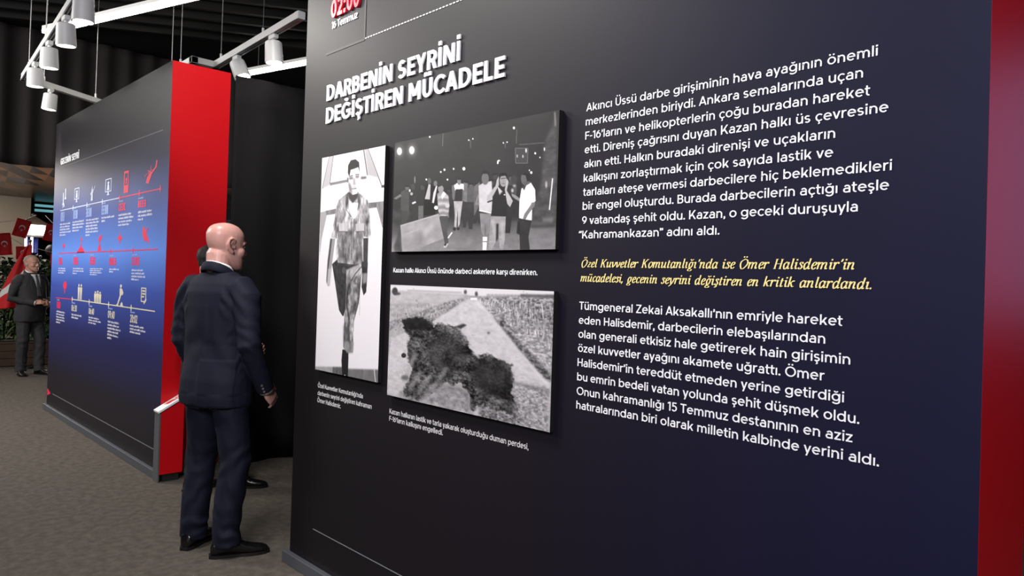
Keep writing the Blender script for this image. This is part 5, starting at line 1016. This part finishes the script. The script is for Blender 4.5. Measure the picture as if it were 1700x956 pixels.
def bunting(label, y, z, w_, h, tilt, x=-13.55):
    t = thing('bunting_flag', label, 'flag', (x, y, z), 0, 'small red flags on strings'); t.rotation_euler = (tilt, 0, 0)
    V = []; nx, nv = 8, 10
    for k in range(nv+1):
        for q in range(nx+1): V.append((.02*math.sin(q*.9+k*.35)*k/nv+.012, -w_/2+w_*q/nx, -h*k/nv))
    mb = MB().add(V, [(k*(nx+1)+q, k*(nx+1)+q+1, (k+1)*(nx+1)+q+1, (k+1)*(nx+1)+q) for k in range(nv) for q in range(nx)])
    o = mb.build('cloth', flag_red, t, smooth=True); md = o.modifiers.new('t', 'SOLIDIFY'); md.thickness = .003
    e = emblem(None, 0, 0, w_*.21, 0, 1, both=False)
    e.v = [(.040, y_*.0+(-zz_)*1.0, -h*.56+y_*1.0) for (_, y_, zz_) in e.v]     # horns turned to the hem
    e.v = [(p[0], p[1], -h*.48-(p[2]+h*.56)) for p in e.v]
    e.build('emblem', flag_white, t, fix=False); return t
bunting('small red flag on a string left of the lantern, tilted', 2.40, 2.25, .20, .28, A_(-14))
bunting('small red flag on a string right of the lantern beside the blue display', 2.775, 2.20, .17, .27, A_(-12), -13.5)
bunting('small red flag at the cut left edge above the draped flag', 2.12, 2.02, .20, .34, A_(8))
bunting('small red flag just above the tip of the draped flag', 2.39, 1.83, .19, .20, A_(3))
bunting('small red flag right of the head of the grey-haired man', 2.80, 1.73, .15, .21, 0, -13.35)
for lb, pts in (('thin bunting string left of the lantern', [(-13.55, 1.6, 2.16), (-13.55, 2.0, 2.17), (-13.55, 2.40, 2.255), (-13.9, 2.62, 2.36)]), ('thin bunting string right of the lantern', [(-13.9, 2.75, 2.36), (-13.5, 2.775, 2.225), (-13.45, 3.3, 2.0)]),
                ('thin lower bunting string behind the grey-haired man', [(-13.55, 1.5, 2.0), (-13.55, 2.12, 2.035), (-13.55, 2.39, 1.852), (-13.35, 2.80, 1.742), (-13.3, 3.4, 1.82)])):
    s = MB().tube(pts, .004, 6).build('bunting_string', mat('string_white', (200, 198, 194), .8)); tag(s, lb, 'string')
# large draped flag on a pole
t = thing('draped_flag', 'large red and white flag draped on a pole behind the grey-haired man', 'flag', (-12.85, 2.36, 0))
MB().tube([(0, 0, .02), (0, 0, 1.88)], .012, 10).build('pole', mat('pole_brass', (150, 120, 70), .35, .8), t, smooth=True); MB().ball((0, 0, 1.90), .022, 12, 8).build('finial', MATS['pole_brass'], t, smooth=True)
MB().tube([(0, 0, 0), (0, 0, .03)], [.15, .14], 24).build('base', mat('base_black', (26, 26, 26), .5), t)
V = []; nx, nv = 70, 70; W_ = []
for k in range(nv+1):
    v = k/nv
    for q in range(nx+1):
        u = q/nx; w_ = .05+.40*v**.85; yy = .02-w_*u*1.0; zz = 1.84-.92*v-.04*u*v+.12*u*v*(1-v); V.append((.05*math.sin(u*9+v*2)*(.25+v)*(1-.3*u)+.02, yy, zz)); W_.append((u, v))
F = [(k*(nx+1)+q, k*(nx+1)+q+1, (k+1)*(nx+1)+q+1, (k+1)*(nx+1)+q) for k in range(nv) for q in range(nx)]
cl = MB().add(V, F).build('cloth', flag_red, t, smooth=True); cl.data.materials.append(flag_white)
for f_, pl in zip(F, cl.data.polygons):                      # the part of the white crescent that the folds leave in view
    u, v = W_[f_[0]]
    if abs(v-(.40+.40*u**1.3)) < .115*(1-.45*u): pl.material_index = 1
md = cl.modifiers.new('t', 'SOLIDIFY'); md.thickness = .003

# lantern
t = thing('lantern', 'bright white lantern with a peaked dark roof on blue posts behind the flags', 'lantern', (-14.5, 2.69, 0))
lm = mat('lantern_glow', (255, 252, 244), .4, emit=(255, 250, 240), estr=7); blue = mat('post_blue', (40, 48, 120), .5); roofm = mat('roof_brown', (62, 52, 44), .6)
MB().box((-.13, -.17, 2.05), (.13, .17, 2.22)).build('glass', lm, t); rf = MB()
rf.add([(-.2, -.22, 2.22), (.2, -.22, 2.22), (.2, .22, 2.22), (-.2, .22, 2.22), (-.03, -.03, 2.37), (.03, -.03, 2.37), (.03, .03, 2.37), (-.03, .03, 2.37)], [(0,3,2,1),(4,5,6,7),(0,1,5,4),(1,2,6,5),(2,3,7,6),(3,0,4,7)]).build('roof', roofm, t); MB().ball((0, 0, 2.39), .03, 12, 8).build('finial', roofm, t, smooth=True)
for sy in (-1, 1):
    for sx in (-1, 1): MB().box((sx*.13-.012, sy*.17-.012, 2.03), (sx*.13+.012, sy*.17+.012, 2.23)).build('bar', roofm, t)
MB().box((-.15, -.19, 2.02), (.15, .19, 2.05)).build('tray', roofm, t)
for y_, w_ in ((-.05, .022), (.05, .035)): MB().tube([(0, y_, 0.0), (0, y_, 2.03)], w_, 12).build('post', blue, t, smooth=True)
MB().box((-.12, -.09, 1.76), (-.09, .03, 2.02)).build('light_panel', mat('panel_glow', (225, 228, 255), .4, emit=(220, 226, 255), estr=2.5), t); MB().tube([(0, 0, 0), (0, 0, .04)], [.16, .15], 24).build('base', mat('base_black', (26, 26, 26), .5), t)
pl_ = bpy.data.lights.new('lantern_light', 'POINT'); pl_.energy = 14; pl_.shadow_soft_size = .15; pl_.color = (1, .95, .88); po = bpy.data.objects.new('lantern_light', pl_); COL.objects.link(po); po.location = (-14.15, 2.69, 2.14)
# signboard leaning in the dark under the lantern
t = thing('round_stand', 'dark round-headed stand beside the edge of the blue display under the lantern', 'stand', (-14.16, 2.93, 0))
MB().tube([(0, 0, .03), (0, 0, 1.72)], .014, 10).build('pole', mat('base_black', (26, 26, 26), .5), t, smooth=True); MB().ball((0, -.02, 1.80), (.06, .10, .10), 16, 10).build('head', MATS['base_black'], t, smooth=True)
MB().tube([(0, 0, 0), (0, 0, .03)], [.115, .11], 24).build('base', MATS['base_black'], t)
